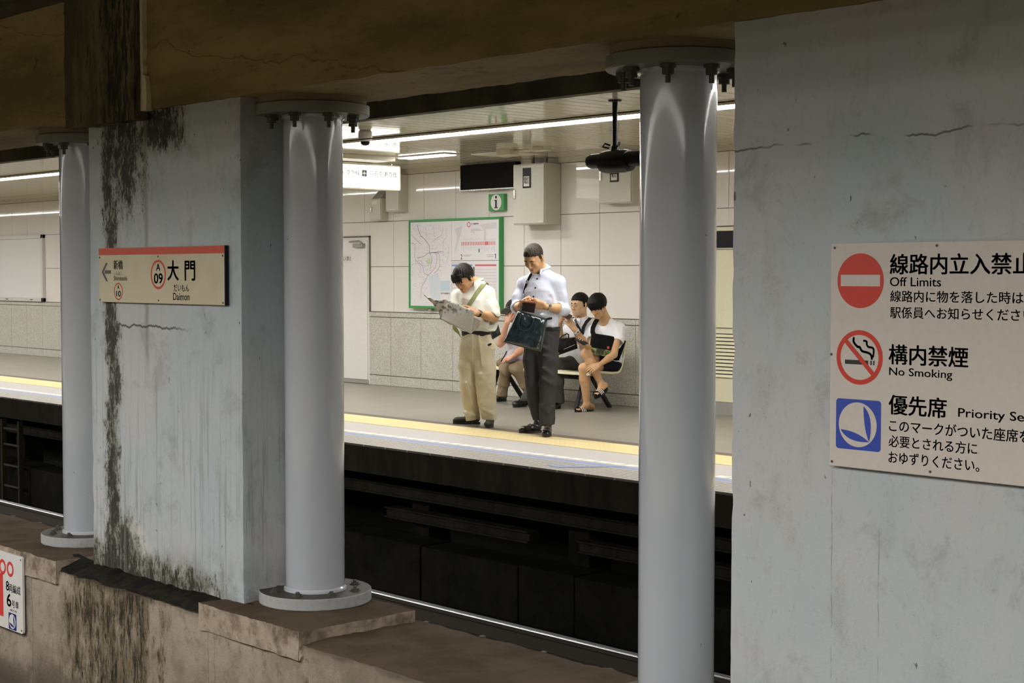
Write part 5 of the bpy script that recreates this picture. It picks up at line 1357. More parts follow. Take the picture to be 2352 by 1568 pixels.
for a, b_, c_ in ((shL, elL, wrL), (shR, elR, wrR)):
    S.cone(a, b_, 0.052, 0.042, 0.02); S.cone(b_, b_.lerp(c_, 0.35), 0.042, 0.043, 0.02); S.cone(b_.lerp(c_, 0.35), c_, 0.043, 0.0275, 0.02, flat=(CZ, 0.92))
hand(S, wrL, V(-0.93, 0.20, 0.22), V(-0.25, 0.30, -0.8), V(-.3, 1, .2), (0.75, 0.85, 0.95, 1.0), 1.02, (0.35, 0.85, 0.15))
hand(S, wrR, V(0.50, 0.30, 0.62), V(0.80, 0.05, -0.45), V(.2, 1, .1), (0.9, 1.0, 1.05, 1.1), 1.02, (0.40, 0.85, 0.25))
body = p.add('body', S, m_skin2)
H.hair(0.004, m_hair_g, p.t, [(-0.13, -0.075), (-0.05, -0.05), (-0.022, -0.015), (-0.008, -0.03), (0.012, -0.02), (0.022, 0.035), (0.055, 0.052), (0.08, 0.062), (0.13, 0.064)], 0.005)
H.features(p.t, m_hair_b)
# shirt with rolled sleeves
m_shirt = cloth('pale_blue_oxford_shirt', (0.58, 0.62, 0.74), (0.66, 0.69, 0.79))
S = p.grid([neck, shL, shR, elL, elR, P(1250, 770, 0)], 0.006)
S.path([P(1241, 648, 0.0), P(1243, 672, 0.01), P(1244, 700, 0.02), P(1247, 730, 0.02), P(1250, 752, 0.0)], [0.125, 0.168, 0.165, 0.155, 0.138], 0.04, flat=(face, 0.70))
S.cone(shR, shL, 0.066, 0.068, 0.05); S.cone(neck - CZ * 0.015, shL, 0.066, 0.058, 0.05); S.cone(neck - CZ * 0.025, shR, 0.066, 0.056, 0.05); S.cone(neck - CZ * 0.03, neck + CZ * 0.055 - face * 0.012, 0.070, 0.062, 0.02)
S.path([shL, P(1290, 683, 0.07), elL], [0.069, 0.065, 0.064], 0.03); S.path([shR, P(1194, 682, -0.06), elR], [0.067, 0.064, 0.062], 0.03)
for e, w_ in ((elL, wrL), (elR, wrR)):
    dd = (w_ - e).normalized(); S.cone(e, e + dd * 0.055, 0.064, 0.060, 0.012); S.cone(e + dd * 0.030, e + dd * 0.060, 0.066, 0.065, 0.004)
    S.cone(e + dd * 0.064, e + dd * 0.13, 0.045, 0.048, 0.006, op='sub')
S.cone(neck + CZ * 0.045 + face * 0.035, neck + CZ * 0.12, 0.056, 0.062, 0.01, op='sub'); S.cone(neck + CZ * 0.03 + face * 0.07, neck + CZ * 0.08 + face * 0.12, 0.035, 0.07, 0.01, op='sub')
for a, b_, r_ in ((P(1268, 676, .15), P(1276, 706, .13), .010), (P(1262, 690, .15), P(1280, 702, .11), .010), (P(1225, 735, .16), P(1268, 748, .13), .012), (P(1240, 722, .17), P(1276, 734, .1), .010)): S.cone(a, b_, r_, r_ * 0.6, 0.03)
shirt = p.add('shirt', S, m_shirt, 2, folds(0.0065, 20, 0.45, 1))
# collar, placket, buttons
S = p.grid([neck, P(1225, 660, .15)], 0.004)
nc = neck + CZ * 0.018; rr_ = [nc + (V(math.cos(a), 0, math.sin(a)) * 0.068) + CZ * (0.036 - 0.034 * max(0, V(math.cos(a), 0, math.sin(a)).dot(face))) for a in [math.atan2(0.87, -0.5) + math.radians(x) for x in range(18, 343, 20)]]
S.path(rr_, [0.013] * len(rr_), 0.008)
for e in (rr_[0], rr_[-1]):
    sd = (e - nc); sd.z = 0
    S.cone(e, e + sd * 0.35 + face * 0.014 - CZ * 0.040, 0.014, 0.007, 0.008, flat=(face, 0.6)); S.cone(e + sd * 0.3, e + sd * 0.7 + face * 0.006 - CZ * 0.032, 0.012, 0.006, 0.006, flat=(face, 0.6))
p.add('collar', S, m_shirt)
m_btn = flat('navy_button', (0.02, 0.02, 0.04), 0.4)
for (x, y, d) in ((1234, 640, 0.130), (1230, 661, 0.150), (1226, 681, 0.158), (1239, 734, 0.150)):
    b = MB(); c_ = hug([shirt], [P(x, y, d)], 0.0)[0]; q_ = [c_ + (V(.87, 0, .5) * math.cos(a) + CZ * math.sin(a)) * 0.008 for a in [2 * math.pi * i / 12 for i in range(12)]]
    b.add([q - face * 0.004 for q in q_] + [q + face * 0.005 for q in q_], [tuple(range(12)), tuple(range(23, 11, -1))] + [(i, (i + 1) % 12, (i + 1) % 12 + 12, i + 12) for i in range(12)]); obj('button', b, m_btn, p.t)
# trousers
m_tr = cloth('charcoal_wool_trousers', (0.032, 0.031, 0.031), (0.055, 0.053, 0.052), 0.85)
hR, hL = P(1228, 785, -0.05), P(1258, 786, 0.05); kR, kL = P(1225, 880, -0.02), P(1259, 878, 0.08)
aR, aL = P(1238, 962, -0.03), P(1257, 974, 0.10)
S = p.grid([P(1245, 745, 0), hR, hL, kR, kL, aR, aL], 0.006)
S.path([P(1250, 752, 0.0), P(1246, 785, 0.0)], [0.155, 0.160], 0.03, flat=(face, 0.74))
S.path([hR, P(1224, 830, -0.04), kR, P(1231, 925, -0.04), aR], [0.098, 0.092, 0.078, 0.070, 0.062], 0.02)
S.path([hL, P(1260, 830, 0.06), kL, P(1257, 930, 0.08), aL], [0.098, 0.093, 0.080, 0.076, 0.074], 0.02)
S.cut(P(1250, 751, 0), CZ, 0.26)
for a, b_, r_ in ((P(1244, 795, .16), P(1272, 812, .12), .012), (P(1246, 815, .16), P(1274, 826, .13), .010), (P(1248, 845, .16), P(1270, 862, .15), .013), (P(1244, 868, .15), P(1262, 880, .16), .012), (P(1245, 935, .13), P(1262, 946, .16), .015), (P(1270, 936, .15), P(1258, 948, .165), .012)): S.cone(a, b_, r_, r_ * 0.5, 0.03)
for a_ in (aR, aL): S.cut(a_ - CZ * 0.012, V(0.1, -1, 0.15), 0.12)
p.add('trousers', S, m_tr, 2, folds(0.005, 19, 0.7, 4))
S = p.grid([P(1250, 754, 0)], 0.005, 0.22); S.cone(P(1250, 751, 0), P(1250, 757, 0), 0.160, 0.160, 0.004, flat=(face, 0.75)); S.cut(P(1250, 749.5, 0), CZ, 0.3); S.cut(P(1250, 758.5, 0), -CZ, 0.3); p.add('belt', S, flat('black_belt_leather', (0.015, 0.014, 0.013), 0.35))
p.shoe(F(1244, 993), F(1192, 996), m_shoe, m_sole, lace=m_lace); p.shoe(F(1259, 998.5), F(1254, 1006), m_shoe, m_sole, lace=m_lace)
watch(p, wrL.lerp(elL, 0.10), elL - wrL, 0.031, m_steel, m_steel, V(0.1, 0.3, 0.95))
p1 = p
# phone in a brown case
t = thing('phone', 'phone in a brown flip case held by the standing man in the pale blue shirt', 'phone', P(1212, 693, 0.36))
b = MB(); plate(b, P(1212, 692.5, 0.325), V(1, -0.10, 0.1), V(0.1, -0.03, 1), 0.150, 0.078, 0.010); obj('phone_body', b, flat('copper_brown_case', (0.30, 0.13, 0.07), 0.4), t)
b = MB(); plate(b, P(1214, 706, 0.315), V(1, -0.14, 0.1), V(0.05, 1, 0.25), 0.115, 0.085, 0.006); obj('case_flap', b, flat('dark_brown_leather', (0.035, 0.016, 0.010), 0.45), t)
# briefcase
m_bag = Mat('glossy_dark_teal_leather', (0.012, 0.022, 0.026), 0.22, spec=0.6); n = m_bag.noise(9, detail=4); m_bag.color(m_bag.mix(n, (0.009, 0.016, 0.019), (0.018, 0.032, 0.037))); m_bag.bump(m_bag.noise(60, detail=3) * 0.3 + n, 0.12, 0.008)
bf = V(-0.10, 0.05, 1.0)
t = thing('briefcase', 'glossy dark teal leather briefcase hanging askew in front of the standing man', 'bag', P(1202, 800, 0.30))
b = MB(); pillow(b, (P(1190, 712, 0.29), P(1258, 732, 0.32), P(1243, 808, 0.34), P(1156, 785, 0.31)), bf, 0.115, 40, 34, 7, 0.013, 3); obj('bag_body', b, m_bag, t, smooth='all')
b = MB(); b.tube([P(1195, 722, 0.365), P(1190, 742, 0.385), P(1193, 756, 0.39), P(1203, 761, 0.395), P(1214, 756, 0.395), P(1222, 745, 0.39), P(1226, 731, 0.38)], 0.008, 10); obj('handle', b, m_bag, t, smooth=True)
b = MB(); b.tube([P(1190, 713.5, 0.30), P(1222, 724, 0.325), P(1254, 733, 0.33)], 0.006, 8); b.tube([P(1252, 733, 0.33), P(1260, 731.5, 0.33), P(1268, 730, 0.33)], [0.006, 0.012, 0.012], 8); obj('zip', b, m_black, t, smooth=True)
b = MB(); band(b, spline(hug([shirt], [P(1222, 628, 0), P(1215, 640, 0.0), P(1209, 655, 0.0), P(1204, 674, 0.0)], 0.004) + [P(1200, 694, 0.19), P(1194, 716, 0.27)]), 0.022, 0.004, V(-0.5, 0.3, 0.9)); obj('shoulder_strap', b, m_black, t)
bk = hug([shirt], [P(1212, 648, 0)], 0.006)[0]; b = MB(); b.bevbox(bk - Vector((.012, .008, .016)), bk + Vector((.012, .008, .016)), 0.004); obj('buckle', b, m_steel, t)
b = MB(); b.tube([P(1159, 784.5, 0.33), P(1200, 796, 0.345), P(1242, 806.5, 0.36)], 0.006, 8); obj('bottom_piping', b, flat('worn_leather_edge', (0.05, 0.045, 0.03), 0.4), t, smooth=True)
for c_ in (P(1237, 790, 0.385), P(1236, 799, 0.375)): b = MB(); b.tube([c_, c_ + bf * 0.006], 0.006, 8); obj('stud', b, m_steel, t)

# ================================================================== man reading a newspaper
p = Person('man in loose cream shirt and khaki trousers reading a newspaper', (-11.3, 10.08, 0)); P, F = p.P, p.F
face = V(-0.55, 0, 0.83)
neck = P(1092, 652, 0.02)
H = Head(P(1065, 638, 0.13), V(-0.52, -0.60, 0.60), sc=1.04)
shL, shR = P(1121, 678, 0.08), P(1054, 682, -0.10); elL, elR = P(1135, 729, 0.13), P(1037, 735, 0.06); wrL, wrR = P(1097, 719, 0.30), P(1022, 724, 0.27)
S = p.grid([H.c, neck, shL, shR, elL, elR, wrL, wrR, P(1093, 760, 0), P(1060, 706, 0.42), P(1010, 706, 0.38)], 0.0042)
H.build(S, neck)
S.path([neck, P(1092, 685, 0), P(1094, 760, 0)], [0.06, 0.10, 0.11], 0.04, flat=(face, 0.7)); S.cone(shR, shL, 0.05, 0.05, 0.04)
for a, b_, c_ in ((shL, elL, wrL), (shR, elR, wrR)):
    S.cone(a, b_, 0.050, 0.043, 0.02); S.cone(b_, b_.lerp(c_, 0.35), 0.043, 0.045, 0.02); S.cone(b_.lerp(c_, 0.35), c_, 0.045, 0.0285, 0.02, flat=(CZ, 0.92))
hand(S, wrL, V(-0.90, 0.28, 0.25), V(-0.15, -0.50, -0.8), V(-.5, 0.6, .1), (0.25, 0.35, 0.5, 0.65), 1.04, (0.5, 0.85, 0.25), 1.15)
hand(S, wrR, V(-0.50, 0.65, 0.40), V(0.6, 0.35, -0.3), V(.3, .8, .2), (0.6, 0.7, 0.8, 0.8), 1.04)
p.add('body', S, m_skin1)
def fringe(S_):
    random.seed(4)
    for i in range(16):
        x = -0.055 + 0.0075 * i; a = H.at(x, 0.080 - abs(x) * 0.25, 0.075); m_ = H.at(x - 0.006, 0.110 - abs(x) * 0.3, 0.055 - random.uniform(0, .012)); e = H.at(x - 0.010 + random.uniform(-.006, .006), 0.118 - abs(x) * 0.3, 0.016 + random.uniform(-.008, .02))
        S_.cone(a, m_, 0.013, 0.009, 0.006); S_.cone(m_, e, 0.009, 0.003, 0.004)
H.hair(0.004, m_hair_d, p.t, [(-0.14, -0.062), (-0.06, -0.04), (-0.024, -0.012), (-0.01, -0.03), (0.014, -0.022), (0.024, 0.022), (0.05, 0.045), (0.085, 0.055), (0.13, 0.058)], 0.015, fringe, 2)
H.features(p.t, m_hair_b)
m_cshirt = cloth('cream_white_loose_shirt', (0.70, 0.70, 0.60), (0.77, 0.765, 0.68))
S = p.grid([neck, shL, shR, elL, elR, P(1095, 770, 0)], 0.006)
S.path([P(1092, 668, 0.0), P(1092, 690, 0.01), P(1093, 718, 0.02), P(1096, 740, 0.02), P(1095, 754, 0.01)], [0.130, 0.178, 0.188, 0.190, 0.165], 0.04, flat=(face, 0.74))
S.cone(shR, shL, 0.075, 0.076, 0.05); S.cone(neck - CZ * 0.035, shL, 0.072, 0.06, 0.05); S.cone(neck - CZ * 0.035, shR, 0.072, 0.06, 0.05)
S.path([shL, P(1127, 703, 0.10), P(1131, 722, 0.12)], [0.080, 0.082, 0.086], 0.03); S.path([shR, P(1045, 712, -0.04), P(1040, 725, 0.0)], [0.078, 0.080, 0.084], 0.03)
S.ell(P(1118, 745, 0.05), (RT, CC, CZ), (0.10, 0.12, 0.085), 0.05)
S.cut(P(1095, 760, 0.0), -CZ, 0.30)
dd = (elL - shL).normalized(); S.cone(P(1133, 728, 0.125), P(1133, 728, 0.125) + dd * 0.1, 0.062, 0.075, 0.008, op='sub')
S.cone(P(1128, 731, 0.17), P(1100, 722, 0.34), 0.052, 0.045, 0.010, op='sub')
S.cone(neck + CZ * 0.01 + face * 0.03, neck + CZ * 0.09, 0.055, 0.07, 0.01, op='sub')
for a, b_, r_ in ((P(1122, 738, .15), P(1100, 750, .14), .012), (P(1134, 745, .10), P(1112, 752, .12), .010)): S.cone(a, b_, r_, r_ * 0.6, 0.04)
shirt2 = p.add('shirt', S, m_cshirt, 2, folds(0.0085, 19, 0.45, 7))
S = p.grid([neck, P(1080, 690, .15)], 0.004); nc = neck + CZ * 0.010
rr_ = [nc + (V(math.cos(a), 0, math.sin(a)) * 0.070) + CZ * (0.034 - 0.030 * max(0, V(math.cos(a), 0, math.sin(a)).dot(face))) for a in [math.atan2(0.83, -0.55) + math.radians(x) for x in range(26, 335, 20)]]
S.path(rr_, [0.013] * len(rr_), 0.008)
for e in (rr_[0], rr_[-1]):
    sd = (e - nc); sd.z = 0; S.cone(e, e + sd * 0.5 + face * 0.02 - CZ * 0.07, 0.016, 0.006, 0.006, flat=(face, 0.6)); S.cone(e + sd * 0.3, e + sd * 1.1 + face * 0.01 - CZ * 0.045, 0.014, 0.006, 0.006, flat=(face, 0.6))
p.add('collar', S, m_cshirt)
m_kh = cloth('khaki_cotton_trousers', (0.54, 0.475, 0.32), (0.63, 0.565, 0.405))
hR, hL = P(1079, 796, -0.05), P(1111, 798, 0.05)
S = p.grid([P(1093, 755, 0), hR, hL, P(1086, 965, 0), P(1124, 965, 0)], 0.006)
S.path([P(1094, 762, 0.0), P(1095, 795, 0.0)], [0.152, 0.172], 0.03, flat=(face, 0.74))
S.path([hR, P(1075, 840, -0.05), P(1077, 880, -0.04), P(1081, 925, -0.04), P(1084, 950, -0.04), P(1086, 962, -0.04)], [0.110, 0.098, 0.092, 0.082, 0.072, 0.074], 0.02)
S.path([hL, P(1114, 840, 0.06), P(1116, 880, 0.07), P(1119, 925, 0.06), P(1122, 948, 0.05), P(1124, 960, 0.05)], [0.110, 0.104, 0.098, 0.090, 0.080, 0.074], 0.02)
S.cut(P(1094, 759, 0), CZ, 0.28)
S.cut(P(1086, 965, -0.04), V(0.15, -1, 0), 0.13); S.cut(P(1124, 964, 0.05), -CZ, 0.13)
for a, b_, r_ in ((P(1085, 768, .16), P(1086, 830, .14), .010), (P(1100, 770, .17), P(1107, 840, .17), .010), (P(1118, 775, .13), P(1126, 800, .12), .012), (P(1104, 860, .16), P(1125, 895, .15), .014), (P(1072, 880, .07), P(1086, 930, .06), .012), (P(1070, 948, .03), P(1092, 955, .04), .014), (P(1110, 940, .14), P(1132, 952, .12), .014), (P(1065, 945, 0), P(1080, 957, .04), .014)): S.cone(a, b_, r_, r_ * 0.5, 0.03)
tr2 = p.add('trousers', S, m_kh, 2, folds(0.0065, 15, 0.6, 2))
S = p.grid([P(1094, 760, 0)], 0.005, 0.24); S.cone(P(1094, 758.5, 0), P(1094, 762.5, 0), 0.157, 0.157, 0.004, flat=(face, 0.74)); p.add('belt', S, flat('black_studded_belt', (0.016, 0.013, 0.011), 0.4))
m_wshoe = cloth('dark_olive_walking_shoe', (0.030, 0.029, 0.020), (0.055, 0.052, 0.036), 0.6)
p.shoe(F(1103, 974), F(1040, 973.5), m_wshoe, m_sole, lace=m_lace); p.shoe(F(1127, 976.8), F(1122, 984), m_wshoe, m_sole, lace=m_lace)
watch(p, wrL.lerp(elL, 0.06), elL - wrL, 0.031, m_black, m_steel, V(0.1, 0.4, 0.9))
bk = hug([tr2], [P(1124, 790, 0)], 0.002)[0]; b = MB(); b.tube([bk + RT * -0.02 - CZ * 0.008, bk, bk + RT * 0.022 + CZ * 0.010], [0.006, 0.011, 0.007], 10); obj('key_pouch', b, m_black, p.t)
# newspaper
m_news = Mat('grey_newsprint', rough=0.9, spec=0.1)
q1 = m_news.noise(200, (1, 1, 2.2), 2, 0.4); q2_ = m_news.noise(10, (1, 1, 1), 3); cl = m_news.noise(24, (1, 1, 0.4), 1)
x_, y_, z_ = m_news.pos()
c = m_news.mix(q1.step(0.47, 0.58) * 0.55, (0.60, 0.575, 0.50), (0.30, 0.285, 0.26))
c = m_news.mix((m_news.noise(22, detail=4, rough=0.7)).step(0.50, 0.58) * z_.step(1.07, 1.17) * 0.75, c, (0.035, 0.033, 0.03))
m_news.color(c)
t = thing('newspaper', 'open newspaper held by the man in the cream shirt', 'newspaper', P(1050, 740, 0.40))
def leaf_mesh(c4, curl, nrm, n=14):
    b = MB(); tl, tr, br, bl = [Vector(q) for q in c4]; vs = []; fs = []
    for side in (0, 1):
        for i in range(n + 1):
            for j in range(n + 1):
                u, v = i / n, j / n; q = (tl * (1 - u) + tr * u) * (1 - v) + (bl * (1 - u) + br * u) * v
                vs.append(q + Vector(nrm) * (curl * math.sin(math.pi * u) * (0.6 + 0.4 * math.cos(v * 2)) + 0.006 * math.sin(u * 9 + v * 5) + side * 0.003))
    m = (n + 1) ** 2; I = lambda s_, i, j: s_ * m + i * (n + 1) + j
    for i in range(n):
        for j in range(n): fs += [(I(0, i, j), I(0, i + 1, j), I(0, i + 1, j + 1), I(0, i, j + 1)), (I(1, i, j), I(1, i, j + 1), I(1, i + 1, j + 1), I(1, i + 1, j))]
        fs += [(I(0, i, 0), I(1, i, 0), I(1, i + 1, 0), I(0, i + 1, 0)), (I(0, i, n), I(0, i + 1, n), I(1, i + 1, n), I(1, i, n)), (I(0, 0, i), I(0, 0, i + 1), I(1, 0, i + 1), I(1, 0, i)), (I(0, n, i), I(1, n, i), I(1, n, i + 1), I(0, n, i + 1))]
    return b.add(vs, fs)
obj('front_leaf', leaf_mesh((P(1027, 689, 0.40), P(1090, 715, 0.44), P(1083, 767, 0.38), P(1009, 732, 0.40)), 0.035, V(-.2, .2, 1)), m_news, t, smooth='all')
obj('right_leaf', leaf_mesh((P(1072, 716, 0.41), P(1104, 736, 0.40), P(1100, 752, 0.36), P(1082, 766, 0.36)), 0.01, V(-.2, .2, 1)), m_news, t, smooth='all')
obj('left_leaf', leaf_mesh((P(980, 684, 0.56), P(1027, 689, 0.52), P(1012, 727, 0.385), P(1007, 712, 0.385)), -0.012, V(.3, .6, -.4)), m_news, t, smooth='all')
obj('sheet_edge', leaf_mesh((P(973, 676.5, 0.53), P(977, 679, 0.53), P(1017, 715, 0.41), P(1013, 714, 0.41)), 0.0, V(.3, .6, -.4), 6), m_news, t, smooth='all')
# his shoulder bag
m_ol = cloth('olive_webbing', (0.23, 0.24, 0.10), (0.29, 0.30, 0.14))
t = thing('shoulder_bag', 'dark shoulder bag with olive strap, behind the hip of the newspaper reader', 'bag', P(1138, 775, -0.16))
b = MB(); pillow(b, (P(1118, 738, -0.20), P(1141, 735, -0.20), P(1151, 768, -0.20), P(1130, 780, -0.20)), V(0.2, 0, 1), 0.13, 16, 16, 4, 0.01, 5); obj('bag_body', b, flat('black_green_nylon', (0.014, 0.020, 0.016), 0.6), t, smooth='all')
b = MB(); band(b, spline([P(1120, 656, -0.06)] + hug([shirt2], [P(1113, 652, 0.0), P(1107, 658, 0), P(1099, 668, 0), P(1090, 682, 0), P(1081, 696, 0), P(1072, 710, 0), P(1060, 728, 0), P(1052, 742, 0)], 0.005) + [P(1044, 750, 0.05), P(1050, 762, 0.02), P(1058, 774, -0.08)]), 0.042, 0.004, V(-.4, .35, .9)); obj('shoulder_strap', b, m_ol, t)
b = MB(); band(b, [P(1122, 742, -0.1), P(1130, 741, -0.11), P(1138, 742, -0.12)], 0.02, 0.004, V(0, .3, 1)); obj('trim_band', b, m_ol, t)

# ================================================================== seated man with glasses
p = Person('seated man in glasses and white shirt, holding a phone up in both hands', (-12.3, 12.1, 0)); P, F = p.P, p.F
face = V(-0.73, 0, 0.68)
neck = P(1336, 738, 0.0); H = Head(P(1331, 699, 0.03), V(-0.72, -0.10, 0.68), sc=1.04)
shR, shL = P(1307, 758, -0.10), P(1364, 760, 0.12); elR, elL = P(1284, 786, 0.08), P(1347, 796, 0.22); wrR, wrL = P(1285, 740, 0.26), P(1320, 756, 0.36)
hips = P(1330, 832, -0.17)
S = p.grid([H.c, neck, shL, shR, elL, elR, wrL, wrR, hips, P(1290, 710, 0.36), P(1300, 725, 0.45)], 0.0046)
H.build(S, neck); S.ell(H.at(0, 0.02, -0.075), H.ax, (0.068, 0.062, 0.045), 0.03)
S.path([neck, P(1333, 765, -0.03), hips], [0.06, 0.10, 0.12], 0.04, flat=(face, 0.75)); S.cone(shR, shL, 0.05, 0.05, 0.04)
for a, b_, c_ in ((shL, elL, wrL), (shR, elR, wrR)):
    S.cone(a, b_, 0.054, 0.046, 0.02); S.cone(b_, b_.lerp(c_, 0.35), 0.046, 0.047, 0.02); S.cone(b_.lerp(c_, 0.35), c_, 0.047, 0.030, 0.02)
hand(S, wrR, V(0.10, 0.92, 0.30), V(0.55, 0.1, -0.7), V(.5, .3, -.4), (0.5, 0.55, 0.6, 0.6), 1.05); hand(S, wrL, V(-0.60, 0.75, 0.28), V(-0.45, -0.1, -0.8), V(-.3, .6, -.3), (0.45, 0.5, 0.6, 0.65), 1.05)
p.add('body', S, m_skin4)
H.hair(0.0045, m_hair_b, p.t, [(-0.13, -0.06), (-0.05, -0.045), (-0.022, -0.012), (-0.008, -0.03), (0.012, -0.015), (0.022, 0.03), (0.055, 0.050), (0.08, 0.055), (0.13, 0.057)], 0.011)
H.features(p.t, m_hair_b)
g = MB()
for e in (-1, 1):
    b = MB(); pts = [H.at(e * 0.032 + 0.021 * math.cos(a), 0.106 - 0.010 * abs(0.6 * math.cos(a) + e * .4), -0.003 + 0.0155 * math.sin(a)) for a in [2 * math.pi * i / 20 for i in range(21)]]; b.tube(pts, 0.0013, 6); b.tube([H.at(e * 0.054, 0.098, 0.004), H.at(e * 0.076, 0.055, 0.005), H.at(e * 0.082, 0.0, 0.004)], 0.0014, 6); obj('glasses_rim', b, m_steel, p.t)
b = MB(); b.tube([H.at(-0.011, 0.104, 0.001), H.at(0, 0.111, 0.004), H.at(0.011, 0.104, 0.001)], 0.0014, 6); obj('glasses_bridge', b, m_steel, p.t)
m_ws = cloth('white_cotton_shirt', (0.74, 0.74, 0.79), (0.80, 0.80, 0.84))
S = p.grid([neck, shL, shR, elL, elR, hips], 0.007)
S.path([P(1334, 750, 0), P(1332, 775, 0.0), P(1329, 805, 0.0), P(1329, 832, -0.08)], [0.135, 0.180, 0.195, 0.19], 0.05, flat=(face, 0.82)); S.cone(shR, shL, 0.078, 0.078, 0.05)
S.cone(shR, shR.lerp(elR, 0.75), 0.080, 0.085, 0.03); S.cone(shL, shL.lerp(elL, 0.75), 0.080, 0.085, 0.03)
S.cone(shR.lerp(elR, 0.86), elR, 0.066, 0.08, 0.004, op='sub'); S.cone(shL.lerp(elL, 0.86), elL, 0.066, 0.08, 0.004, op='sub')
S.cone(neck + CZ * 0.01 + face * 0.03, neck + CZ * 0.09, 0.055, 0.07, 0.01, op='sub')
p.add('shirt', S, m_ws, 2, folds(0.007, 17, 0.6, 5))
S = p.grid([neck, P(1325, 765, .15)], 0.0045); nc = neck + CZ * 0.012
rr_ = [nc + (V(math.cos(a), 0, math.sin(a)) * 0.070) + CZ * (0.032 - 0.026 * max(0, V(math.cos(a), 0, math.sin(a)).dot(face))) for a in [math.atan2(0.68, -0.73) + math.radians(x) for x in range(24, 337, 20)]]
S.path(rr_, [0.013] * len(rr_), 0.008)
for e in (rr_[0], rr_[-1]):
    sd = (e - nc); sd.z = 0; S.cone(e, e + sd * 0.5 + face * 0.02 - CZ * 0.06, 0.016, 0.006, 0.006, flat=(face, 0.6)); S.cone(e + sd * 0.3, e + sd * 1.0 + face * 0.01 - CZ * 0.04, 0.014, 0.006, 0.006, flat=(face, 0.6))
p.add('collar', S, m_ws)
m_gt = cloth('dark_grey_green_trousers', (0.038, 0.038, 0.033), (0.062, 0.061, 0.053))
S = p.grid([hips, P(1250, 845, .3), P(1278, 835, .3), P(1205, 920, .4), P(1283, 925, .25), P(1355, 840, 0)], 0.007)
S.path([P(1318, 834, -0.22), P(1345, 838, -0.10)], [0.105, 0.105], 0.05)
S.path([P(1345, 838, -0.06), P(1310, 836, 0.10), P(1281, 838, 0.25), P(1282, 880, 0.24), P(1284, 922, 0.20)], [0.098, 0.090, 0.074, 0.066, 0.058], 0.02)
S.path([P(1316, 836, -0.20), P(1282, 842, -0.02), P(1246, 848, 0.16), P(1224, 885, 0.20), P(1206, 918, 0.23)], [0.098, 0.088, 0.074, 0.064, 0.056], 0.02)
for a_ in (P(1285, 926, 0.2), P(1205, 921, 0.23)): S.cut(a_, -CZ, 0.1)
p.add('trousers', S, m_gt, 2, folds(0.006, 17, 0.7, 9))
p.shoe(F(1286, 936), F(1269, 940), m_shoe, m_sole); p.shoe(F(1209, 932.5), F(1179, 936), m_shoe, m_sole)
watch(p, wrL.lerp(elL, 0.10), elL - wrL, 0.034, flat('white_resin_watch', (0.78, 0.78, 0.77), 0.4), flat('white_resin_watch', (0.78, 0.78, 0.77), 0.4), V(-.1, 0.4, 0.9))
b = MB(); at_ = wrL.lerp(elL, 0.26); ax_ = (elL - wrL).normalized(); a_ = ax_.orthogonal().normalized(); c_ = ax_.cross(a_)
for i in range(14): t_ = 2 * math.pi * i / 14; b.lathe([(0.001, -0.006), (0.006, 0), (0.001, 0.006)], at_ + a_ * math.cos(t_) * 0.037 + c_ * math.sin(t_) * 0.037, 2, 8)
bb = obj('bead_bracelet', b, flat('dark_beads', (0.10, 0.075, 0.05), 0.4), p.t); bb['kind'] = 'stuff'
t = thing('phone', 'dark phone held up by the seated man with glasses', 'phone', P(1299, 723, 0.46))
b = MB(); plate(b, P(1298, 723, 0.45), V(.75, -0.35, .3), V(-.3, -0.5, .6), 0.145, 0.070, 0.010); obj('phone_body', b, flat('dark_phone_case', (0.05, 0.025, 0.025), 0.3), t)
t = thing('handbag', 'small black bag with a thin handle on the lap of the man with glasses', 'bag', P(1298, 812, 0.34))
b = MB(); pillow(b, (P(1274, 778, 0.36), P(1322, 774, 0.30), P(1327, 800, 0.30), P(1270, 820, 0.38)), V(-.15, .1, 1), 0.15, 24, 20, 3, 0.008, 8); obj('bag_body', b, flat('black_bag_fabric', (0.007, 0.007, 0.007), 0.6, spec=0.2), t, smooth='all')
b = MB(); b.tube([P(1283, 780, 0.40), P(1292, 771, 0.41), P(1302, 766, 0.41), P(1306, 768, 0.40), P(1306, 776, 0.39)], 0.0075, 8); obj('handle', b, m_black, t, smooth=True)
b = MB(); b.tube([P(1295, 802, 0.44), P(1321, 791, 0.385)], 0.003, 6); obj('zip', b, m_grey, t)
b = MB(); b.tube([P(1283, 811, 0.44), P(1283, 811, 0.45)], 0.008, 10); obj('snap', b, m_steel, t)
t = thing('harness_strap', 'black V shaped bag straps across the chest of the man with glasses', 'strap', P(1335, 790, 0.2))
b = MB(); band(b, [P(1321, 733, 0.10), P(1325, 745, 0.155), P(1331, 755, 0.18), P(1337, 768, 0.19)], 0.028, 0.006, V(-.6, .2, .8)); band(b, [P(1356, 730, 0.10), P(1347, 739, 0.16), P(1340, 752, 0.185), P(1337, 768, 0.19)], 0.036, 0.006, V(-.3, .2, .9)); obj('strap', b, m_black, t)
b = MB(); plate(b, P(1337, 746, 0.20), V(.5, .8, .2), V(.8, -.5, .1), 0.035, 0.014, 0.003, 0.003); obj('strap_label', b, m_wht, t)

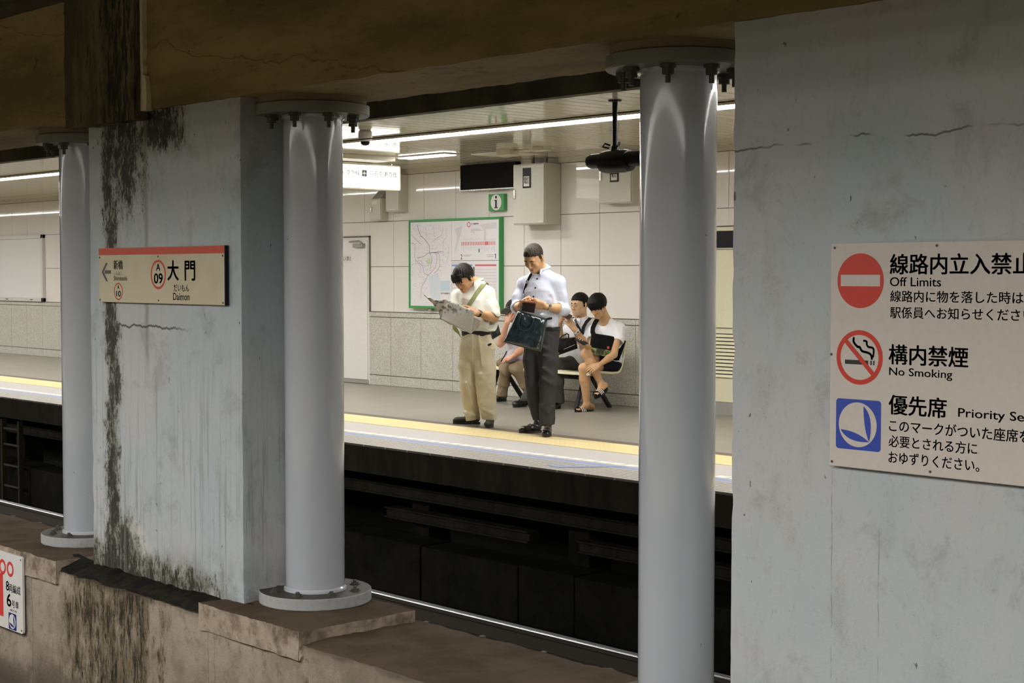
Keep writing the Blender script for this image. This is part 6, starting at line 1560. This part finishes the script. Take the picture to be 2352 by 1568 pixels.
# ================================================================== boy in white T-shirt
p = Person('seated youth in white T-shirt, dark shorts and striped slides, legs crossed', (-11.75, 12.1, 0)); P, F = p.P, p.F
face = V(-0.66, 0, 0.75)
neck = P(1391, 737, 0.02); H = Head(P(1373, 702, 0.14), V(-0.56, -0.52, 0.64), up=V(-0.12, 1, 0.1), sc=1.0)
shL, shR = P(1422, 755, 0.06), P(1368, 757, -0.10); elL, elR = P(1410, 814, 0.20), P(1358, 802, 0.10); wrL, wrR = P(1376, 838, 0.36), P(1349, 795, 0.30)
hips = P(1399, 832, -0.12)
kA, kB = P(1347, 812, 0.24), P(1341, 846, 0.20); anA, anB = P(1381, 882, 0.22), P(1348, 928, 0.12)
S = p.grid([H.c, neck, shL, shR, elL, elR, wrL, wrR, hips, kA, kB, anA, anB, F(1320, 946), P(1368, 905, 0.3), P(1340, 785, 0.4), P(1355, 850, 0.42)], 0.0046)
H.build(S, neck)
S.path([neck, P(1395, 765, -0.02), hips], [0.052, 0.09, 0.11], 0.04, flat=(face, 0.7)); S.cone(shR, shL, 0.045, 0.045, 0.04)
for a, b_, c_ in ((shL, elL, wrL), (shR, elR, wrR)):
    S.cone(a, b_, 0.045, 0.037, 0.02); S.cone(b_, b_.lerp(c_, 0.35), 0.037, 0.037, 0.02); S.cone(b_.lerp(c_, 0.35), c_, 0.037, 0.024, 0.02)
hand(S, wrL, V(-0.80, -0.42, 0.30), V(-0.25, -0.5, -0.75), V(-.5, .6, .3), (0.4, 0.5, 0.6, 0.7), 0.98); hand(S, wrR, V(-0.72, 0.25, 0.45), V(0.2, 0.8, -0.2), V(-.2, .2, -1), (0.7, 0.8, 0.9, 0.95), 0.98)
S.path([P(1388, 830, -0.14), kA], [0.08, 0.060], 0.03); S.path([P(1406, 836, -0.05), kB], [0.08, 0.058], 0.03)
S.path([kA, kA.lerp(anA, 0.3), anA], [0.055, 0.056, 0.032], 0.02); S.path([kB, kB.lerp(anB, 0.3), anB], [0.055, 0.058, 0.034], 0.02)
heB, toB = F(1360, 943) + CZ * 0.03, F(1323, 946) + CZ * 0.028
def foot(an, he, to, up):
    d = (to - he).normalized(); sd = up.cross(d).normalized()
    S.cone(an, he + up * 0.02, 0.034, 0.028, 0.02); S.cone(an, he.lerp(to, 0.62), 0.032, 0.026, 0.025); S.cone(he, he.lerp(to, 0.66), 0.026, 0.034, 0.02, flat=(up, 0.7))
    for i in range(5):
        b0 = he.lerp(to, 0.70) + sd * (0.030 - 0.015 * i); S.cone(b0, he.lerp(to, 1.0 - 0.035 * i) + sd * (0.030 - 0.015 * i), 0.012 if i == 0 else 0.0088, 0.010 if i == 0 else 0.0072, 0.004)
    return d, sd
dB, sB = foot(anB, heB, toB, CZ)
heA, toA = P(1391, 887, 0.20), P(1367, 905, 0.36); upA = V(-0.35, 0.75, 0.35); dA, sA = foot(anA, heA, toA, (upA - (toA - heA).normalized() * upA.dot((toA - heA).normalized())).normalized())
p.add('body', S, m_skin2)
def bowl(S_):
    random.seed(8)
    for i in range(22):
        a = math.radians(-20 + 220 * i / 21 - 10); x, y = 0.072 * math.cos(a), 0.088 * math.sin(a)
        S_.cone(H.at(x, y - 0.01, 0.075), H.at(x * 1.16, y * 1.16 - 0.005, 0.040), 0.020, 0.015, 0.008); S_.cone(H.at(x * 1.16, y * 1.16 - 0.005, 0.040), H.at(x * 1.14, y * 1.14 + random.uniform(-.006, .006), 0.004 + random.uniform(-.012, .008) - 0.014 * (abs(x) > 0.05)), 0.015, 0.006, 0.006)
H.hair(0.0045, m_hair_b, p.t, [(-0.14, -0.085), (-0.06, -0.072), (-0.035, -0.05), (-0.018, -0.02), (0.01, -0.02), (0.03, 0.0), (0.06, 0.012), (0.09, 0.014), (0.14, 0.016)], 0.020, bowl, 5)
H.features(p.t, m_hair_b)
m_tee = cloth('white_t_shirt', (0.80, 0.79, 0.82), (0.86, 0.85, 0.87))
S = p.grid([neck, shL, shR, elL, elR, hips, P(1425, 835, -0.2)], 0.0065)
S.path([P(1393, 750, 0), P(1396, 775, -0.01), P(1401, 805, -0.05), P(1406, 828, -0.10)], [0.115, 0.146, 0.142, 0.132], 0.05, flat=(face, 0.74)); S.cone(shR, shL, 0.062, 0.064, 0.05); S.cone(neck - CZ * 0.02, shL, 0.055, 0.05, 0.04); S.cone(neck - CZ * 0.02, shR, 0.055, 0.05, 0.04)
S.path([shL, P(1420, 779, 0.10)], [0.068, 0.076], 0.03); S.path([shR, P(1361, 776, -0.03)], [0.066, 0.074], 0.03)
for a_, b_ in ((P(1420, 781, 0.105), elL), (P(1360, 778, -0.02), elR)): S.cone(a_ + (b_ - a_).normalized() * 0.055, b_, 0.064, 0.075, 0.004, op='sub')
S.cone(neck + CZ * 0.005 + face * 0.045, neck + CZ * 0.09, 0.062, 0.07, 0.012, op='sub')
p.add('t_shirt', S, m_tee, 2, folds(0.006, 18, 0.6, 3))
S = p.grid([hips, kA, kB, P(1420, 845, 0)], 0.0065)
S.path([P(1388, 832, -0.16), P(1408, 836, -0.05)], [0.096, 0.096], 0.05); S.path([P(1406, 836, -0.05), P(1372, 842, 0.09)], [0.096, 0.082], 0.03); S.path([P(1388, 829, -0.14), P(1366, 820, 0.08)], [0.094, 0.082], 0.03)
S.cone(P(1371, 845, 0.12), kB, 0.076, 0.085, 0.004, op='sub'); S.cone(P(1364, 820, 0.12), kA, 0.074, 0.085, 0.004, op='sub')
p.add('shorts', S, cloth('navy_black_shorts', (0.005, 0.006, 0.011), (0.009, 0.011, 0.018)), 2, folds(0.005, 18, 0.7, 6))
def slide(he, to, up, lab):
    d = (to - he).normalized(); up = (up - d * up.dot(d)).normalized(); sd = up.cross(d); L = (to - he).length + 0.04
    b = MB(); pts = []
    for i in range(28):
        a = 2 * math.pi * i / 28; u = math.cos(a); pts.append(he - d * 0.02 + d * (L * (0.5 + 0.5 * u)) + sd * (math.sin(a) * (0.036 + 0.012 * max(0, u + 0.2))))
    o = -0.022; n = 28; b.add([q + up * (o - 0.026) for q in pts] + [q + up * o for q in pts], [tuple(range(n)), tuple(range(2 * n - 1, n - 1, -1))] + [(i, (i + 1) % n, (i + 1) % n + n, i + n) for i in range(n)]); so = obj('slide_sandal', b, m_black, p.t)
    for k in range(7):
        b = MB(); q0 = he + d * (L * (0.46 + 0.045 * k)); arc = [q0 + sd * (0.050 * math.cos(a)) + up * (0.048 * math.sin(a) - 0.024) for a in [math.pi * j / 12 for j in range(13)]]; band(b, arc, L * 0.047, 0.005, up); obj('strap_stripe', b, m_wht if k % 2 else m_black, so)
slide(heB, toB, CZ, 'B'); slide(heA, toA, upA, 'A')
t = thing('phone', 'dark phone held low by the youth in the white T-shirt', 'phone', P(1335, 785, 0.42))
b = MB(); plate(b, P(1335, 784, 0.38), V(.75, -0.42, .55), V(.45, .30, -.8), 0.135, 0.068, 0.010); obj('phone_body', b, flat('black_phone_glass', (0.012, 0.016, 0.022), 0.15), t)
t = thing('sling_bag', 'large black sling bag with camouflage hem on the lap of the youth', 'bag', P(1385, 815, 0.15))
m_sling = flat('black_sling_fabric', (0.006, 0.006, 0.006), 0.8, spec=0.1)
b = MB(); pillow(b, (P(1358, 764, 0.13), P(1416, 773, 0.12), P(1416, 812, 0.14), P(1354, 803, 0.22)), V(-.3, .2, .95), 0.09, 20, 20, 5, 0.010, 2); obj('bag_body', b, m_sling, t, smooth='all')
m_camo = Mat('green_camouflage_cloth', rough=0.8); n = m_camo.noise(22, detail=2); c = m_camo.mix(n.step(0.47, 0.52), (0.03, 0.04, 0.02), (0.17, 0.19, 0.06)); m_camo.color(m_camo.mix(n.step(0.58, 0.61), c, (0.27, 0.28, 0.12)))
b = MB(); pillow(b, (P(1354, 797, 0.25), P(1414, 806, 0.17), P(1414, 822, 0.16), P(1364, 814, 0.25)), V(-.2, .4, .9), 0.055, 14, 10, 5, 0.006, 4); obj('camouflage_hem', b, m_camo, t, smooth='all')
b = MB(); pillow(b, (P(1423, 774, 0.06), P(1438, 783, 0.03), P(1422, 830, 0.02), P(1408, 826, 0.08)), V(.1, 0, 1), 0.05, 12, 14, 5, 0.004, 6); obj('side_gusset', b, m_sling, t, smooth='all')
b = MB(); band(b, [P(1372, 733, -0.02), P(1367, 741, 0.02), P(1362, 752, 0.04), P(1361, 762, 0.09), P(1365, 772, 0.15)], 0.052, 0.006, V(-.4, .2, .9)); obj('shoulder_strap', b, m_sling, t)
b = MB(); b.bevbox(P(1397, 798, 0.31) - Vector((.01, .008, .012)), P(1397, 798, 0.31) + Vector((.01, .008, .012)), 0.003); obj('red_tag', b, m_red, t)

# ================================================================== man in a cap
p = Person('seated man in a dark cap and beige trousers, one hand over his face', (-12.95, 12.1, 0)); P, F = p.P, p.F
face = V(-0.73, 0, 0.68)
neck = P(1192, 746, 0.12); H = Head(P(1182, 713, 0.24), V(-0.66, -0.36, 0.66), sc=1.0)
shR, shL = P(1180, 764, 0.05), P(1214, 766, 0.22); elR, elL = P(1149, 789, 0.24), P(1198, 803, 0.36); wrR, wrL = P(1165, 741, 0.36), P(1180, 817, 0.38)
hips = P(1222, 832, -0.14); kR, kL = P(1161, 848, 0.26), P(1184, 848, 0.38)
S = p.grid([H.c, neck, shL, shR, elL, elR, wrL, wrR, hips, P(1170, 705, 0.4), P(1158, 830, 0.5)], 0.0046)
H.build(S, neck); S.path([neck, P(1200, 785, 0.02), hips], [0.055, 0.10, 0.11], 0.04, flat=(face, 0.75)); S.cone(shR, shL, 0.045, 0.045, 0.04)
for a, b_, c_ in ((shL, elL, wrL), (shR, elR, wrR)):
    S.cone(a, b_, 0.045, 0.039, 0.02); S.cone(b_, b_.lerp(c_, 0.35), 0.039, 0.040, 0.02); S.cone(b_.lerp(c_, 0.35), c_, 0.040, 0.027, 0.02)
hand(S, wrR, V(0.14, 0.95, -0.02), V(0.5, 0.0, -0.8), V(.5, .3, -.3), (0.3, 0.3, 0.35, 0.4), 1.0, (0.6, 0.7, 0.3), 1.25); hand(S, wrL, V(-0.85, -0.28, 0.30), V(0, -0.9, -0.1), V(.2, .2, 1), (0.3, 0.35, 0.4, 0.45), 1.0, (0.6, 0.7, 0.1), 1.3)
p.add('body', S, m_skin3)
H.hair(0.0045, m_hair_d, p.t, [(-0.13, -0.055), (-0.05, -0.04), (-0.02, -0.012), (-0.008, -0.028), (0.012, -0.015), (0.022, 0.03), (0.06, 0.06), (0.13, 0.065)], 0.006)
H.features(p.t, m_hair_d)
m_capm = cloth('black_cap_cloth', (0.018, 0.017, 0.013), (0.030, 0.028, 0.020))
S = Sdf([a - 0.26 for a in H.c], [a + 0.26 for a in H.c], 0.005)
S.ell(H.at(0, -0.012, 0.045), H.ax, (0.090, 0.110, 0.090), 0.0, cut=lambda x, y, z: (0.002 + 0.10 * np.maximum(y - 0.02, 0) - z))
S.cone(H.at(-0.055, 0.085, 0.050), H.at(0.055, 0.085, 0.050), 0.012, 0.012, 0.01, flat=(H.u, 0.5)); S.ell(H.at(0, 0.115, 0.046), (H.r, (H.f - H.u * 0.22).normalized(), (H.u + H.f * 0.22).normalized()), (0.080, 0.075, 0.008), 0.012)
cap = p.add('cap', S, m_capm)
b = MB()
onC = lambda u, v: H.at(-u, 0.106 - 0.9 * u * u / 0.11, v)
letter(b, 'NC', -0.030, 0.030, 0.066, 0.092, onC, 0.02); obj('cap_lettering', b, flat('grey_embroidery', (0.34, 0.33, 0.29), 0.7), cap)
m_lav = cloth('lavender_grey_shirt', (0.50, 0.46, 0.52), (0.57, 0.53, 0.58))
S = p.grid([neck, shL, shR, elL, elR, hips, P(1170, 815, 0.2)], 0.007)
S.path([P(1187, 760, 0.10), P(1194, 785, 0.08), P(1196, 812, 0.08), P(1210, 830, -0.04)], [0.12, 0.155, 0.165, 0.165], 0.05, flat=(face, 0.8)); S.cone(shR, shL, 0.065, 0.066, 0.05)
S.ell(P(1172, 818, 0.22), (RT, CC, CZ), (0.085, 0.10, 0.085), 0.05)
S.cone(shR, shR.lerp(elR, 0.45), 0.068, 0.074, 0.03); S.cone(shL, shL.lerp(elL, 0.6), 0.068, 0.072, 0.03); S.cone(shR.lerp(elR, 0.62), elR, 0.062, 0.07, 0.004, op='sub')
S.cone(neck + CZ * 0.01 + face * 0.03, neck + CZ * 0.09, 0.055, 0.065, 0.01, op='sub')
p.add('shirt', S, m_lav, 2, folds(0.006, 17, 0.6, 8))
m_bg = cloth('beige_brown_trousers', (0.235, 0.175, 0.105), (0.29, 0.22, 0.14))
S = p.grid([hips, kR, kL, P(1154, 910, 0.1), P(1170, 910, 0.2)], 0.007)
S.path([P(1208, 832, -0.2), P(1232, 834, -0.08)], [0.10, 0.10], 0.05); S.path([P(1208, 832, -0.16), P(1180, 840, 0.08), kR, P(1157, 880, 0.16), P(1154, 908, 0.10)], [0.10, 0.088, 0.076, 0.066, 0.062], 0.02)
S.path([P(1230, 834, -0.06), P(1206, 840, 0.18), kL, P(1206, 882, 0.34), P(1216, 910, 0.30)], [0.098, 0.088, 0.074, 0.060, 0.052], 0.02); S.path([P(1190, 832, -0.12), P(1142, 834, -0.08)], [0.07, 0.055], 0.03)
for a_ in (P(1153, 910, 0.1), P(1217, 914, 0.3)): S.cut(a_, -CZ, 0.1)
p.add('trousers', S, m_bg, 2, folds(0.007, 16, 0.7, 11))
p.shoe(F(1162, 919), F(1140, 922.5), m_shoe, m_sole); p.shoe(F(1224, 926), F(1206, 930), m_shoe, m_sole)
b = MB(); band(b, [P(1164, 806, 0.29), P(1158, 818, 0.32), P(1151, 830, 0.30)], 0.014, 0.004, V(-.5, .3, .8)); obj('shirt_strap', b, m_black, p.t)
